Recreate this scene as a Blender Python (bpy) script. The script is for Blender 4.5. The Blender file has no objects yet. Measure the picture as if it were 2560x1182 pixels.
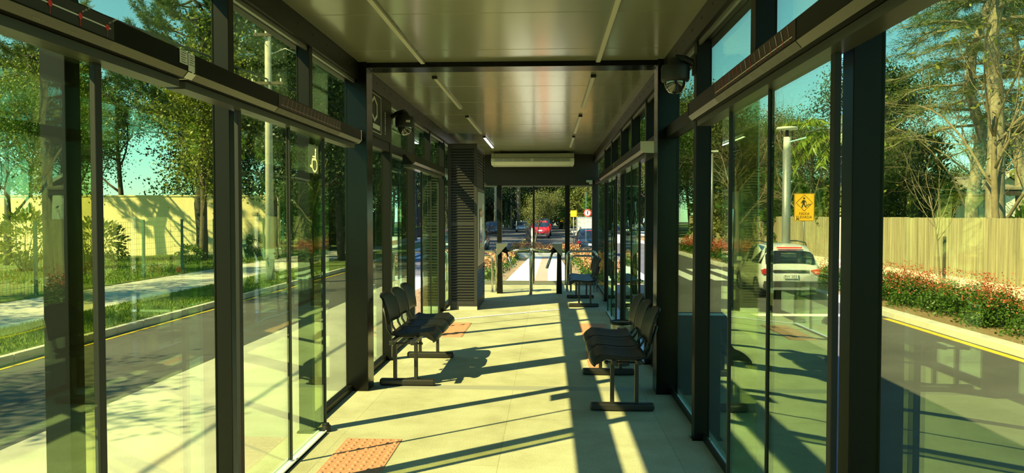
import bpy, math, random
import numpy as np
from mathutils import Vector, Matrix
C = bpy.context.scene.collection
S = bpy.context.scene
PI = math.pi
def R(a): return math.radians(a)
# ------------------------------------------------------------------ mesh helpers
class MB:
    """collects shapes into one mesh"""
    def __init__(s): s.v=[]; s.f=[]; s.m=[]; s.sm=[]; s.cur=0; s.smooth=False
    def add(s, vs, fs):
        o=len(s.v); s.v.extend([tuple(p) for p in vs])
        for f in fs:
            s.f.append([i+o for i in f]); s.m.append(s.cur); s.sm.append(s.smooth)
        return s
    def box(s,x0,x1,y0,y1,z0,z1):
        if x0>x1:x0,x1=x1,x0
        if y0>y1:y0,y1=y1,y0
        if z0>z1:z0,z1=z1,z0
        v=[(x0,y0,z0),(x1,y0,z0),(x1,y1,z0),(x0,y1,z0),(x0,y0,z1),(x1,y0,z1),(x1,y1,z1),(x0,y1,z1)]
        return s.add(v,[(0,3,2,1),(4,5,6,7),(0,1,5,4),(1,2,6,5),(2,3,7,6),(3,0,4,7)])
    def obox(s,c,sz,M):
        hx,hy,hz=[k/2 for k in sz]
        v=[Vector(c)+M@Vector((a*hx,b*hy,d*hz)) for d in(-1,1) for a,b in((-1,-1),(1,-1),(1,1),(-1,1))]
        return s.add(v,[(0,3,2,1),(4,5,6,7),(0,1,5,4),(1,2,6,5),(2,3,7,6),(3,0,4,7)])
    def tube(s,pts,r,n=8,cap=True,flat=1.0):
        P=[Vector(p) for p in pts]; k=len(P); rr=r if isinstance(r,(list,tuple)) else [r]*k
        vs=[]; prev=None
        for i in range(k):
            t=(P[min(i+1,k-1)]-P[max(i-1,0)])
            if t.length<1e-9: t=Vector((0,0,1))
            t.normalize()
            if prev is None:
                a=Vector((0,0,1)) if abs(t.z)<.9 else Vector((1,0,0)); u=t.cross(a).normalized()
            else:
                u=prev-t*prev.dot(t)
                if u.length<1e-6: u=t.orthogonal()
                u.normalize()
            w=t.cross(u); prev=u
            for j in range(n):
                an=2*PI*j/n; vs.append(P[i]+(u*math.cos(an)+w*math.sin(an)*flat)*rr[i])
        fs=[(i*n+j,i*n+(j+1)%n,(i+1)*n+(j+1)%n,(i+1)*n+j) for i in range(k-1) for j in range(n)]
        if cap: fs+= [tuple(range(n-1,-1,-1)),tuple((k-1)*n+j for j in range(n))]
        return s.add(vs,fs)
    def cyl(s,c,r,h,n=24,axis='z'):
        d={'x':Vector((1,0,0)),'y':Vector((0,1,0)),'z':Vector((0,0,1))}[axis]
        return s.tube([Vector(c)-d*h/2,Vector(c)+d*h/2],r,n)
    def lathe(s,prof,c,n=24,a0=0,a1=2*PI):
        cx,cy,cz=c; vs=[]; k=len(prof)
        for j in range(n):
            an=a0+(a1-a0)*j/n
            for r,z in prof: vs.append((cx+r*math.cos(an),cy+r*math.sin(an),cz+z))
        fs=[(j*k+i,((j+1)%n)*k+i,((j+1)%n)*k+i+1,j*k+i+1) for j in range(n) for i in range(k-1)]
        return s.add(vs,fs)
    def prism(s,poly,a0,a1,axis='y'):
        """poly in the two other axes: axis y -> (x,z); x -> (y,z); z -> (x,y)"""
        n=len(poly)
        def mk(p,a): return {'y':(p[0],a,p[1]),'x':(a,p[0],p[1]),'z':(p[0],p[1],a)}[axis]
        vs=[mk(p,a0) for p in poly]+[mk(p,a1) for p in poly]
        fs=[tuple(range(n-1,-1,-1)),tuple(range(n,2*n))]+[(i,(i+1)%n,n+(i+1)%n,n+i) for i in range(n)]
        return s.add(vs,fs)
    def quad(s,a,b,c,d): return s.add([a,b,c,d],[(0,1,2,3)])
def link(name,me,parent=None):
    o=bpy.data.objects.new(name,me); C.objects.link(o)
    if parent is not None:
        o.parent=parent; o.matrix_parent_inverse=Matrix.Translation(-parent.location)
    return o
def mesh_of(name,mb,mats):
    me=bpy.data.meshes.new(name); me.from_pydata(mb.v,[],mb.f)
    for m in (mats if isinstance(mats,(list,tuple)) else [mats]): me.materials.append(m)
    me.polygons.foreach_set('material_index',mb.m); me.polygons.foreach_set('use_smooth',mb.sm)
    me.update()
    import bmesh
    b=bmesh.new(); b.from_mesh(me); bmesh.ops.recalc_face_normals(b,faces=b.faces); b.to_mesh(me); b.free()
    return me
def obj(name,mb,mats,parent=None,bevel=0,label=None):
    o=link(name,mesh_of(name,mb,mats),parent)
    if bevel:
        md=o.modifiers.new('bevel','BEVEL'); md.width=bevel; md.segments=2; md.limit_method='ANGLE'; md.angle_limit=R(40)
    if label: o['label']=label
    return o
def tag(o,label=None,cat=None,group=None,kind=None):
    if label:o['label']=label
    if cat:o['category']=cat
    if group:o['group']=group
    if kind:o['kind']=kind
    return o
def empty(name,loc=(0,0,0),label=None,cat=None,group=None,kind=None):
    o=bpy.data.objects.new(name,None); o.empty_display_size=.1; C.objects.link(o); o.location=loc
    return tag(o,label,cat,group,kind)
def struct(name,mb,mats,parent=None,bevel=0,label=None,cat=None):
    o=obj(name,mb,mats,parent,bevel)
    if parent is None: o['kind']='structure'
    return tag(o,label,cat)
def dup(root,loc,rz=0,label=None,group=None,scale=None):
    r=root.copy(); C.objects.link(r); r.location=loc; r.rotation_euler=(0,0,rz)
    if scale: r.scale=scale if isinstance(scale,(tuple,list)) else (scale,)*3
    if label:r['label']=label
    if group:r['group']=group
    for ch in list(root.children):
        c=ch.copy(); C.objects.link(c); c.parent=r
        for g in list(ch.children):
            d=g.copy(); C.objects.link(d); d.parent=c
    return r
# ------------------------------------------------------------------ materials
def nt(name):
    m=bpy.data.materials.new(name); m.use_nodes=True; t=m.node_tree; t.nodes.clear()
    out=t.nodes.new('ShaderNodeOutputMaterial'); return m,t,out
def N(t,ty,**k):
    n=t.nodes.new(ty)
    for a,b in k.items():
        if a in n.inputs.keys(): n.inputs[a].default_value=b
        else: setattr(n,a,b)
    return n
def mat(name,col,rough=.5,metal=0,spec=.5,var=0,vscale=5,bump=0,bscale=60,coat=0,col2=None,coords='Object',stretch=None,emit=0,transl=0):
    m,t,out=nt(name); p=N(t,'ShaderNodeBsdfPrincipled'); L=t.links.new
    p.inputs['Base Color'].default_value=(*col,1); p.inputs['Roughness'].default_value=rough
    p.inputs['Metallic'].default_value=metal; p.inputs['Specular IOR Level'].default_value=spec
    if coat: p.inputs['Coat Weight'].default_value=coat; p.inputs['Coat Roughness'].default_value=.08
    if emit: p.inputs['Emission Color'].default_value=(*col,1); p.inputs['Emission Strength'].default_value=emit
    tc=N(t,'ShaderNodeTexCoord'); src=tc.outputs[coords]
    if stretch:
        mp=N(t,'ShaderNodeMapping'); mp.inputs['Scale'].default_value=stretch; L(src,mp.inputs['Vector']); src=mp.outputs[0]
    if var or col2:
        n=N(t,'ShaderNodeTexNoise',Scale=vscale,Detail=5,Roughness=.6); L(src,n.inputs['Vector'])
        cr=N(t,'ShaderNodeValToRGB'); e=cr.color_ramp.elements; e[0].position=.3; e[1].position=.7
        c2=col2 or tuple(min(1,c*(1+var)) for c in col); c1=col if col2 else tuple(c*(1-var) for c in col)
        e[0].color=(*c1,1); e[1].color=(*c2,1); L(n.outputs['Fac'],cr.inputs[0]); L(cr.outputs[0],p.inputs['Base Color'])
    if bump:
        n2=N(t,'ShaderNodeTexNoise',Scale=bscale,Detail=3); L(src,n2.inputs['Vector'])
        b=N(t,'ShaderNodeBump',Strength=bump,Distance=.01); L(n2.outputs['Fac'],b.inputs['Height']); L(b.outputs[0],p.inputs['Normal'])
    if transl:
        tr=N(t,'ShaderNodeBsdfTranslucent'); mx=N(t,'ShaderNodeMixShader'); mx.inputs[0].default_value=transl
        tr.inputs['Color'].default_value=(col[0]*1.3,col[1]*1.3,col[2]*.6,1)
        L(p.outputs[0],mx.inputs[1]); L(tr.outputs[0],mx.inputs[2]); L(mx.outputs[0],out.inputs[0])
    else: L(p.outputs[0],out.inputs[0])
    return m
def glass(name,tint,r0=.06,wavy=0,gcol=(.85,1,.92)):
    """solar pane: each face lets tinted light through and mirrors a Fresnel share"""
    m,t,out=nt(name); L=t.links.new
    tr=N(t,'ShaderNodeBsdfTransparent'); tr.inputs[0].default_value=(*[math.sqrt(c) for c in tint],1)
    gl=N(t,'ShaderNodeBsdfGlossy'); gl.inputs['Color'].default_value=(*gcol,1); gl.inputs['Roughness'].default_value=0
    lw=N(t,'ShaderNodeLayerWeight',Blend=.5)
    pw=N(t,'ShaderNodeMath',operation='POWER'); pw.inputs[1].default_value=4.2; L(lw.outputs['Facing'],pw.inputs[0])
    ma=N(t,'ShaderNodeMath',operation='MULTIPLY_ADD'); ma.inputs[1].default_value=.9-r0; ma.inputs[2].default_value=r0; L(pw.outputs[0],ma.inputs[0])
    mx=N(t,'ShaderNodeMixShader'); L(ma.outputs[0],mx.inputs[0]); L(tr.outputs[0],mx.inputs[1]); L(gl.outputs[0],mx.inputs[2]); L(mx.outputs[0],out.inputs[0])
    if wavy:
        tc=N(t,'ShaderNodeTexCoord'); mp=N(t,'ShaderNodeMapping'); mp.inputs['Scale'].default_value=(1,.8,1.6); L(tc.outputs['Object'],mp.inputs['Vector'])
        n=N(t,'ShaderNodeTexNoise',Scale=3.0,Detail=1); L(mp.outputs[0],n.inputs['Vector'])
        b=N(t,'ShaderNodeBump',Strength=wavy,Distance=.02); L(n.outputs['Fac'],b.inputs['Height']); L(b.outputs[0],gl.inputs['Normal'])
    return m
M={}
M['black']=mat('black_metal',(.008,.0078,.006),.4,0,.22,bump=.03,bscale=250)
M['black2']=mat('black_gloss',(.004,.0038,.003),.2,0,.32)
M['dark']=mat('dark_panel',(.016,.014,.013),.6,bump=.05,bscale=90)
M['louver']=mat('louver_paint',(.038,.034,.032),.5,0,.4)
M['gasket']=mat('gasket_rubber',(.012,.012,.012),.6)
M['sill']=mat('sill_aluminium',(.80,.80,.83),.45)
M['header']=mat('header_black',(.006,.0056,.0045),.35,0,.10)
M['hlit']=mat('header_lit_chamfer',(.07,.07,.05),.25,0,.5)  # header black lightened: floor light on the chamfer painted into the colour
M['far_flower']=mat('salvia_far',(.42,.15,.055),.6,col2=(.45,.22,.07),vscale=3)
M['track']=mat('track_dark_alloy',(.055,.055,.042),.35,0,.5)
M['alu']=mat('bright_aluminium',(.82,.82,.84),.28,1)
M['steel']=mat('brushed_steel',(.62,.62,.6),.25,1,stretch=(1,1,.1),bump=.02)
M['steel_d']=mat('steel_head',(.30,.30,.28),.35,.6)
M['white']=mat('white_plastic',(.78,.78,.74),.35)
M['offwhite']=mat('ac_plastic',(.72,.74,.62),.35)
M['label']=mat('paper_label',(.72,.70,.62),.6)
M['labelink']=mat('label_ink',(.06,.06,.06),.7)
M['mapblack']=mat('map_vinyl',(.02,.017,.016),.4)
M['mapred']=mat('map_maroon',(.045,.018,.016),.45)
M['mapgrey']=mat('map_grey_vinyl',(.10,.095,.08),.45)
M['ink_w']=mat('print_white',(.75,.73,.68),.5)
M['ink_r']=mat('print_red',(.65,.03,.03),.5)
M['ink_d']=mat('print_small_grey',(.26,.25,.21),.5)
M['ink_p']=mat('print_rose',(.42,.25,.22),.5)
M['signblue']=mat('sign_slate',(.22,.25,.22),.5,transl=.1)
M['signcream']=mat('sign_cream',(.92,.90,.80),.5,transl=.85)
M['poly']=mat('seat_polymer',(.011,.0105,.009),.45,0,.35,bump=.06,bscale=160)
M['polyleg']=mat('bench_steel_paint',(.022,.02,.018),.4,.0,.5)
M['diff']=mat('strip_diffuser_off',(.62,.62,.5),.4)
M['led']=mat('strip_lit',(1,.98,.95),.4,emit=9)
M['smoke']=mat('camera_dome_smoke',(.03,.03,.03),.05,0,.8,coat=1)
M['tile_red']=mat('tactile_red',(.58,.27,.18),.75,var=.12,vscale=40)
M['glass']=glass('solar_glass',(.69,.72,.34),.10,gcol=(.70,1,.86))
M['glassw']=glass('solar_glass_tempered',(.69,.72,.34),.12,wavy=.03,gcol=(.70,1,.86))
M['glassend']=glass('clear_glass',(.93,.93,.72),.03)
def ceil_mat():
    m,t,out=nt('ceiling_panel'); L=t.links.new; p=N(t,'ShaderNodeBsdfPrincipled'); p.inputs['Base Color'].default_value=(.27,.28,.19,1)
    p.inputs['Roughness'].default_value=.2; p.inputs['Specular IOR Level'].default_value=.9; p.inputs['Coat Weight'].default_value=.25; p.inputs['Coat Roughness'].default_value=.12
    tc=N(t,'ShaderNodeTexCoord'); mp=N(t,'ShaderNodeMapping'); mp.inputs['Scale'].default_value=(6,.5,1); L(tc.outputs['Object'],mp.inputs[0])
    n=N(t,'ShaderNodeTexNoise',Scale=1,Detail=2); L(mp.outputs[0],n.inputs[0]); b=N(t,'ShaderNodeBump',Strength=.04,Distance=.02); L(n.outputs['Fac'],b.inputs['Height']); L(b.outputs[0],p.inputs['Normal'])
    L(p.outputs[0],out.inputs[0]); return m
M['ceil']=ceil_mat()
def floor_mat():
    m,t,out=nt('granite_floor'); L=t.links.new; p=N(t,'ShaderNodeBsdfPrincipled'); p.inputs['Roughness'].default_value=.75; p.inputs['Specular IOR Level'].default_value=.25
    tc=N(t,'ShaderNodeTexCoord'); o=tc.outputs['Object']
    n=N(t,'ShaderNodeTexNoise',Scale=150,Detail=2); L(o,n.inputs[0]); n2=N(t,'ShaderNodeTexNoise',Scale=2.2,Detail=6,Roughness=.65); L(o,n2.inputs[0])
    c=N(t,'ShaderNodeValToRGB'); e=c.color_ramp.elements; e[0].position=.35;e[1].position=.65; e[0].color=(.46,.435,.33,1); e[1].color=(.68,.64,.48,1); L(n.outputs['Fac'],c.inputs[0])
    c2=N(t,'ShaderNodeValToRGB'); e=c2.color_ramp.elements; e[0].position=.3;e[1].position=.6; e[0].color=(.74,.72,.67,1); e[1].color=(1,1,1,1); L(n2.outputs['Fac'],c2.inputs[0])
    mp=N(t,'ShaderNodeMapping'); mp.inputs['Rotation'].default_value=(0,0,PI/2); mp.inputs['Location'].default_value=(.38,.30,0); L(o,mp.inputs[0])
    br=N(t,'ShaderNodeTexBrick',Scale=1.0); br.inputs['Brick Width'].default_value=2.0; br.inputs['Row Height'].default_value=1.1; br.inputs['Mortar Size'].default_value=.0035; br.inputs['Mortar Smooth'].default_value=.3
    br.inputs['Color1'].default_value=(1,1,1,1); br.inputs['Color2'].default_value=(.93,.92,.9,1); br.inputs['Mortar'].default_value=(.74,.72,.66,1); L(mp.outputs[0],br.inputs[0])
    x=N(t,'ShaderNodeMixRGB',blend_type='MULTIPLY'); x.inputs[0].default_value=1; L(c.outputs[0],x.inputs[1]); L(c2.outputs[0],x.inputs[2])
    y=N(t,'ShaderNodeMixRGB',blend_type='MULTIPLY'); y.inputs[0].default_value=1; L(x.outputs[0],y.inputs[1]); L(br.outputs[0],y.inputs[2]); L(y.outputs[0],p.inputs['Base Color'])
    b=N(t,'ShaderNodeBump',Strength=.15,Distance=.004); L(n.outputs['Fac'],b.inputs['Height']); L(b.outputs[0],p.inputs['Normal']); L(p.outputs[0],out.inputs[0]); return m
M['floor']=floor_mat()
M['asphalt']=mat('asphalt',(.085,.082,.078),.85,var=.25,vscale=.5,bump=.3,bscale=120)
M['concrete']=mat('concrete_pad',(.46,.44,.37),.85,var=.22,vscale=.7,bump=.15,bscale=40)
M['sidewalk']=mat('sidewalk_paving',(.58,.55,.46),.85,var=.12,vscale=1.5,bump=.1,bscale=30)
M['kerb']=mat('kerb_concrete',(.56,.53,.43),.8,var=.15,vscale=2)
M['yellow']=mat('road_yellow',(.72,.46,.03),.7,var=.1,vscale=8)
M['roadwhite']=mat('road_white',(.78,.77,.7),.7,var=.12,vscale=6)
M['lawn']=mat('lawn_soil',(.07,.11,.02),.95,col2=(.15,.20,.035),vscale=3,bump=.4,bscale=60)
M['blade']=mat('grass_blades',(.12,.20,.02),.7,col2=(.24,.32,.05),vscale=1.5,transl=.3)
M['soil']=mat('bark_mulch',(.16,.10,.05),.95,col2=(.32,.22,.10),vscale=18,bump=.6,bscale=50)
M['wallyellow']=mat('yellow_render',(.78,.66,.34),.85,var=.07,vscale=1)
M['bark']=mat('bark_brown',(.10,.075,.05),.9,var=.4,vscale=9,bump=.5,bscale=25,stretch=(1,1,.25))
M['barkd']=mat('bark_dark',(.045,.036,.026),.9,var=.4,vscale=9,bump=.5,bscale=25,stretch=(1,1,.25))
M['barkp']=mat('bark_pale',(.36,.31,.20),.9,col2=(.18,.145,.09),vscale=9,bump=.8,bscale=20,stretch=(1,1,.35))
M['twig']=mat('twig_tan',(.22,.17,.095),.85,var=.25,vscale=4)
M['leaf']=mat('leaf_green',(.045,.10,.010),.5,col2=(.11,.20,.02),vscale=.8,transl=.35)
M['leafy']=mat('leaf_yellowgreen',(.13,.17,.02),.5,col2=(.32,.31,.05),vscale=.9,transl=.35)
M['leafd']=mat('leaf_dark',(.014,.034,.007),.5,col2=(.045,.085,.014),vscale=.8,transl=.25)
M['leafo']=mat('leaf_olive',(.08,.10,.014),.5,col2=(.19,.19,.035),vscale=.6,transl=.3)
M['needle']=mat('needle_green',(.03,.075,.015),.5,col2=(.11,.17,.03),vscale=.7,transl=.25)
M['needley']=mat('needle_light',(.07,.11,.02),.5,col2=(.20,.23,.05),vscale=.6,transl=.3)
M['palm']=mat('palm_leaf',(.16,.26,.02),.4,col2=(.34,.42,.05),vscale=.5,transl=.35)
M['flower']=mat('salvia_red',(.50,.09,.04),.6,col2=(.55,.17,.07),vscale=3,transl=.3)
M['pole']=mat('concrete_pole',(.46,.43,.33),.8,var=.12,vscale=3)
M['lamppole']=mat('galvanised_pole',(.30,.31,.30),.45,.5)
M['greenpost']=mat('green_fence_paint',(.015,.11,.07),.45)
M['fence']=mat('fence_concrete',(.46,.39,.22),.85,col2=(.22,.18,.10),vscale=3.2,stretch=(2,2,.12),bump=.2,bscale=30)
M['shed']=mat('shed_render',(.62,.58,.40),.85,var=.1,vscale=2)
M['roof']=mat('roof_sheet',(.27,.23,.16),.8,var=.2,vscale=3)
M['housewhite']=mat('house_white',(.85,.82,.72),.7)
M['signy']=mat('sign_yellow',(.95,.48,.01),.5)
M['signk']=mat('sign_black',(.03,.025,.02),.5)
M['signback']=mat('sign_back_grey',(.3,.3,.28),.5)
M['tyre']=mat('tyre_rubber',(.015,.015,.015),.8)
M['hub']=mat('wheel_alloy',(.4,.4,.4),.35,.8)
M['carglass']=mat('car_window',(.012,.014,.015),.06,0,.7,coat=.5)
M['paint_w']=mat('paint_white',(.62,.63,.60),.25,0,.5,coat=.8)
M['paint_r']=mat('paint_red',(.55,.02,.03),.3,0,.5,coat=.7)
M['paint_b']=mat('paint_navy',(.02,.035,.06),.25,0,.5,coat=.8)
M['paint_k']=mat('paint_charcoal',(.03,.03,.035),.25,0,.5,coat=.8)
M['paint_s']=mat('paint_silver',(.5,.5,.5),.3,.4,.5,coat=.7)
M['plastic_k']=mat('bumper_plastic',(.035,.035,.035),.6)
M['tail']=mat('tail_lens',(.55,.01,.015),.2,coat=.6)
M['brake']=mat('brake_lamp_lit',(1,.03,.03),.3,emit=2.2)
M['plate']=mat('number_plate',(.75,.75,.72),.5)
M['bldg']=mat('grey_cladding',(.34,.37,.38),.6)
M['bldgd']=mat('grey_concrete',(.24,.24,.22),.8)
M['winfar']=mat('building_window',(.03,.04,.045),.1)
M['totem']=mat('poster_print',(.70,.66,.52),.5,col2=(.25,.28,.35),vscale=2.2)
# ------------------------------------------------------------------ station shell
H0,ZC=1.5,2.785
XL,XR=-1.70,1.06           # glass planes
Y0,Y1=-3.0,15.85
IL,IR=-1.62,.97            # inner faces of the wall posts
fl=MB().box(XL-.06,XR+.06,Y0-.2,Y1+.15,-.25,0)
struct('floor',fl,M['floor'])
struct('floor_joint_strip',MB().box(XL+.15,XR-.14,6.30,6.44,0,.0015),mat('joint_strip',(.36,.345,.30),.7))
struct('trim_plinth',MB().box(XL+.02,XR-.02,Y0,Y1,-1.0,-.25),mat('plinth_concrete',(.3,.29,.26),.85,var=.15))
cl=MB(); y=Y0
seams=[Y0,-1.5,-.45,.6,1.65,2.68,3.72,4.74,5.78,6.38,7.42,8.46,9.5,10.54,11.58,12.62,13.66,14.7,Y1]
for a,b in zip(seams,seams[1:]): cl.box(XL+.1,XR-.1,a+.003,b-.003,ZC,ZC+.04)
struct('ceiling',cl,M['ceil'],bevel=.004)
struct('ceiling_roof_deck',MB().box(XL-.08,XR+.09,Y0-.1,Y1+.25,ZC+.045,ZC+.75),M['dark'])  # unseen roof, made tall so its shadow reaches across the right road
def side_wall(name,X,I):
    s=1 if I>X else -1
    b=MB()
    b.box(X-s*.06,I+s*.02,Y0,Y1,2.64,ZC+.03)        # head beam
    b.box(X-s*.02,I-s*.005,Y0,6.19,2.14,2.235); b.box(X-s*.02,I-s*.005,6.41,Y1,2.14,2.235)   # transom rail
    o=struct(name,b,M['black'],bevel=.004)
    r=MB(); r.smooth=True
    for k in range(60):
        yy=Y0+.25+k*.31
        r.lathe([(0,.004),(.007,.003),(.009,0)],(0,0,0),8)
        n=len(r.v); 
        for i in range(n-24,n):
            p=r.v[i]; r.v[i]=(I+s*(.02+p[2]),yy+p[0],2.725+p[1])
    obj('rivet_row',r,M['gasket'],o)
    c=MB()
    c.box(I-s*.03,I-s*.012,Y0,Y1,2.615,2.64)      # pale strip painted in for the lit underside of the head beam
    obj('lit_edge_strip',c,M['steel_d'],o)
    return o
side_wall('wall_left',XL,IL); side_wall('wall_right',XR,IR)
tr=[0]
def post(x0,x1,y0,y1,z0,z1,m='black',shoe=True):
    tr[0]+=1
    o=struct('trim_%d'%tr[0],MB().box(x0,x1,y0,y1,z0,z1),M[m],bevel=.003)
    if shoe and z0==0: obj('base_plate',MB().box(x0-.012,x1+.012,y0-.012,y1+.012,0,.012),M['black2'],o)
    return o
# big portal frames: posts + beam
def portal(y):
    b=MB(); b.box(XL-.02,-1.53,y,y+.21,0,ZC+.03).box(.90,XR+.02,y,y+.21,0,ZC+.03).box(-1.53,.90,y+.04,y+.26,2.742,ZC+.02)
    tr[0]+=1
    return struct('trim_%d'%tr[0],b,M['black2'],bevel=.004)
portal(6.19); portal(-.4)
LP=[(1.02,1.10),(2.42,2.50),(3.70,3.765),(4.97,5.04),(7.53,7.61),(8.85,8.93),(11.46,11.56)]
RP=[(.05,.13),(2.42,2.51),(4.94,5.03),(7.45,7.54),(10.0,10.09),(12.9,13.0)]
for a,b in LP: post(XL-.01,IL,a,b,0,2.64)
for a,b in RP: post(IR,XR+.01,a,b,0,2.64)
for a,b in [(-1.5,-1.42),(10.1,10.18),(12.9,12.98)]: post(XL-.01,IL,a,b,2.235,2.64)
for a,b in [(1.2,1.28),(3.55,3.64),(8.75,8.83),(11.5,11.58)]: post(IR,XR+.01,a,b,2.235,2.64)
wn=[0]; dn=[0]
def pane(X,I,y0,y1,z0,z1,w=False,rail=True,sub=None):
    wn[0]+=1
    e=empty('window_%d'%wn[0],(X,(y0+y1)/2,z0),kind='structure')
    obj('pane',MB().box(X-.004,X+.004,y0,y1,z0,z1),M['glassw' if w else 'glass'],e)
    if w: obj('glass_edge',MB().box(X-.01,X+.01,y0,y0+.014,z0,z1),M['gasket'],e)
    if rail:
        s=1 if I>X else -1
        obj('bottom_channel',MB().box(X-.02,X+s*.035,y0,y1,0,.05),M['black'],e,bevel=.003)
    return e
# lower fixed panes
for a,b in [(-2.9,1.02),(2.50,3.70),(5.04,6.19),(6.40,7.53),(7.61,8.85),(10.37,11.46),(11.56,15.75)]: pane(XL,IL,a,b,.03,2.14)
for a,b in [(-2.9,.05),(1.30,2.42),(3.80,4.94),(5.03,6.19),(6.40,7.45),(8.93,10.0),(11.49,12.9),(13.0,15.75)]: pane(XR,IR,a,b,.03,2.14)
# transom panes
for a,b in [(-2.9,-1.5),(-1.42,1.02),(1.10,2.42),(2.50,3.70),(3.765,4.97),(5.04,6.19),(7.61,8.85),(8.93,10.1),(10.18,11.46),(11.56,12.9),(12.98,15.75)]: pane(XL,IL,a,b,2.235,2.64,rail=False)
for a,b in [(-2.9,.05),(.13,1.2),(1.28,2.42),(2.51,3.55),(3.64,4.94),(5.03,6.19),(6.4,7.45),(7.54,8.75),(8.83,10.0),(10.09,11.5),(11.58,12.9),(13.0,15.75)]: pane(XR,IR,a,b,2.235,2.64,rail=False)
def leaf(X,y0,y1,wide,thin):
    """sliding glass leaf: pane, one wide and one thin edge profile"""
    dn[0]+=1
    e=empty('door_%d'%dn[0],(X,(y0+y1)/2,0),kind='structure')
    ym=y0+(y1-y0)*.515 if wide=='lo' else y1-(y1-y0)*.515
    for p,q in ((y0,ym-.006),(ym+.006,y1)): obj('pane',MB().box(X-.005,X+.005,p,q,.02,2.06),M['glassw'],e)
    obj('middle_joint',MB().box(X-.012,X+.012,ym-.006,ym+.006,.02,2.06),M['gasket'],e)
    k=.011
    if wide=='lo': a,b=(y0-.002,y0+.036),(y1-.018,y1)
    else: a,b=(y1-.036,y1+.002),(y0,y0+.018)
    obj('wide_stile',MB().box(X-k,X+k,a[0],a[1],.015,2.07),M['gasket'],e,bevel=.003)
    obj('thin_stile',MB().box(X-.013,X+.013,b[0],b[1],.015,2.07),M['gasket'],e)
    obj('hanger_rail',MB().box(X-.015,X+.015,y0,y1,2.035,2.075),M['track'],e)
    return e
leaf(-1.555,1.10,2.50,'hi',0); leaf(-1.555,3.632,5.05,'lo',0); leaf(-1.555,9.0,10.38,'lo',0)
leaf(.925,1.05-.9,1.30,'hi',0); leaf(.925,2.43,3.81,'lo',0); leaf(.925,7.56,8.94,'lo',0); leaf(.925,10.12,11.5,'lo',0)
for X,y0,y1 in [(-1.555,3.77,4.98),(-1.555,9.0,10.3),(.925,2.5,3.75),(.925,7.6,8.9),(.925,10.2,11.5),(-1.555,1.1,2.5)]:
    b=MB(); s=-1 if X<0 else 1
    b.box(X-.03,X+.035,y0,y1,0,.012).box(X-.03,X-.022,y0,y1,0,.02).box(X+.027,X+.035,y0,y1,0,.02)
    tr[0]+=1; struct('trim_%d'%tr[0],b,M['sill'])
    if y1 in (4.98,):
        tg=tag(obj('door_stopper',MB().cyl((-1.535,5.02,.022),.03,.044,20).cyl((-1.535,5.02,.05),.02,.02,20),M['gasket'],bevel=.004),'small black rubber door stopper at far end of bright sill','door stopper')
# end wall
fa=MB().box(XL,XR,Y1-.05,Y1+.12,2.13,ZC+.03); fa.box(XL,-1.60,Y1-.05,Y1+.1,0,2.13).box(.93,XR,Y1-.05,Y1+.1,0,2.13)
struct('wall_end',fa,M['dark'])
struct('wall_back_blocker',MB().box(XL,XR,Y0-.15,Y0,0,ZC+.03),M['dark'])  # unseen closure added behind the camera to keep sky light out
for x0,x1 in [(-1.10,-1.0),(.355,.455)]: post(x0,x1,Y1-.02,Y1+.08,0,2.13)
for x0,x1 in [(-1.60,-1.10),(.455,.93)]:
    wn[0]+=1; e=empty('window_%d'%wn[0],((x0+x1)/2,Y1,0),kind='structure')
    obj('pane',MB().box(x0,x1,Y1+.02,Y1+.028,.08,2.10),M['glassend'],e); obj('bottom_rail',MB().box(x0,x1,Y1,Y1+.05,0,.085),M['steel_d'],e); obj('top_rail',MB().box(x0,x1,Y1,Y1+.05,2.10,2.13),M['steel_d'],e)
for x0,x1 in [(-1.0,-.325),(-.305,.355)]:
    dn[0]+=1; e=empty('door_%d'%dn[0],((x0+x1)/2,Y1,0),kind='structure')
    obj('pane',MB().box(x0,x1,Y1+.02,Y1+.03,.08,2.10),M['glassend'],e); obj('bottom_rail',MB().box(x0,x1,Y1,Y1+.05,0.012,.085),M['steel_d'],e); obj('top_rail',MB().box(x0,x1,Y1,Y1+.05,2.10,2.13),M['steel_d'],e)
    xs=x1 if x0<-.5 else x0
    obj('meeting_stile',MB().box(xs-.012,xs+.012,Y1+.01,Y1+.04,.02,2.10),M['gasket'],e)
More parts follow.
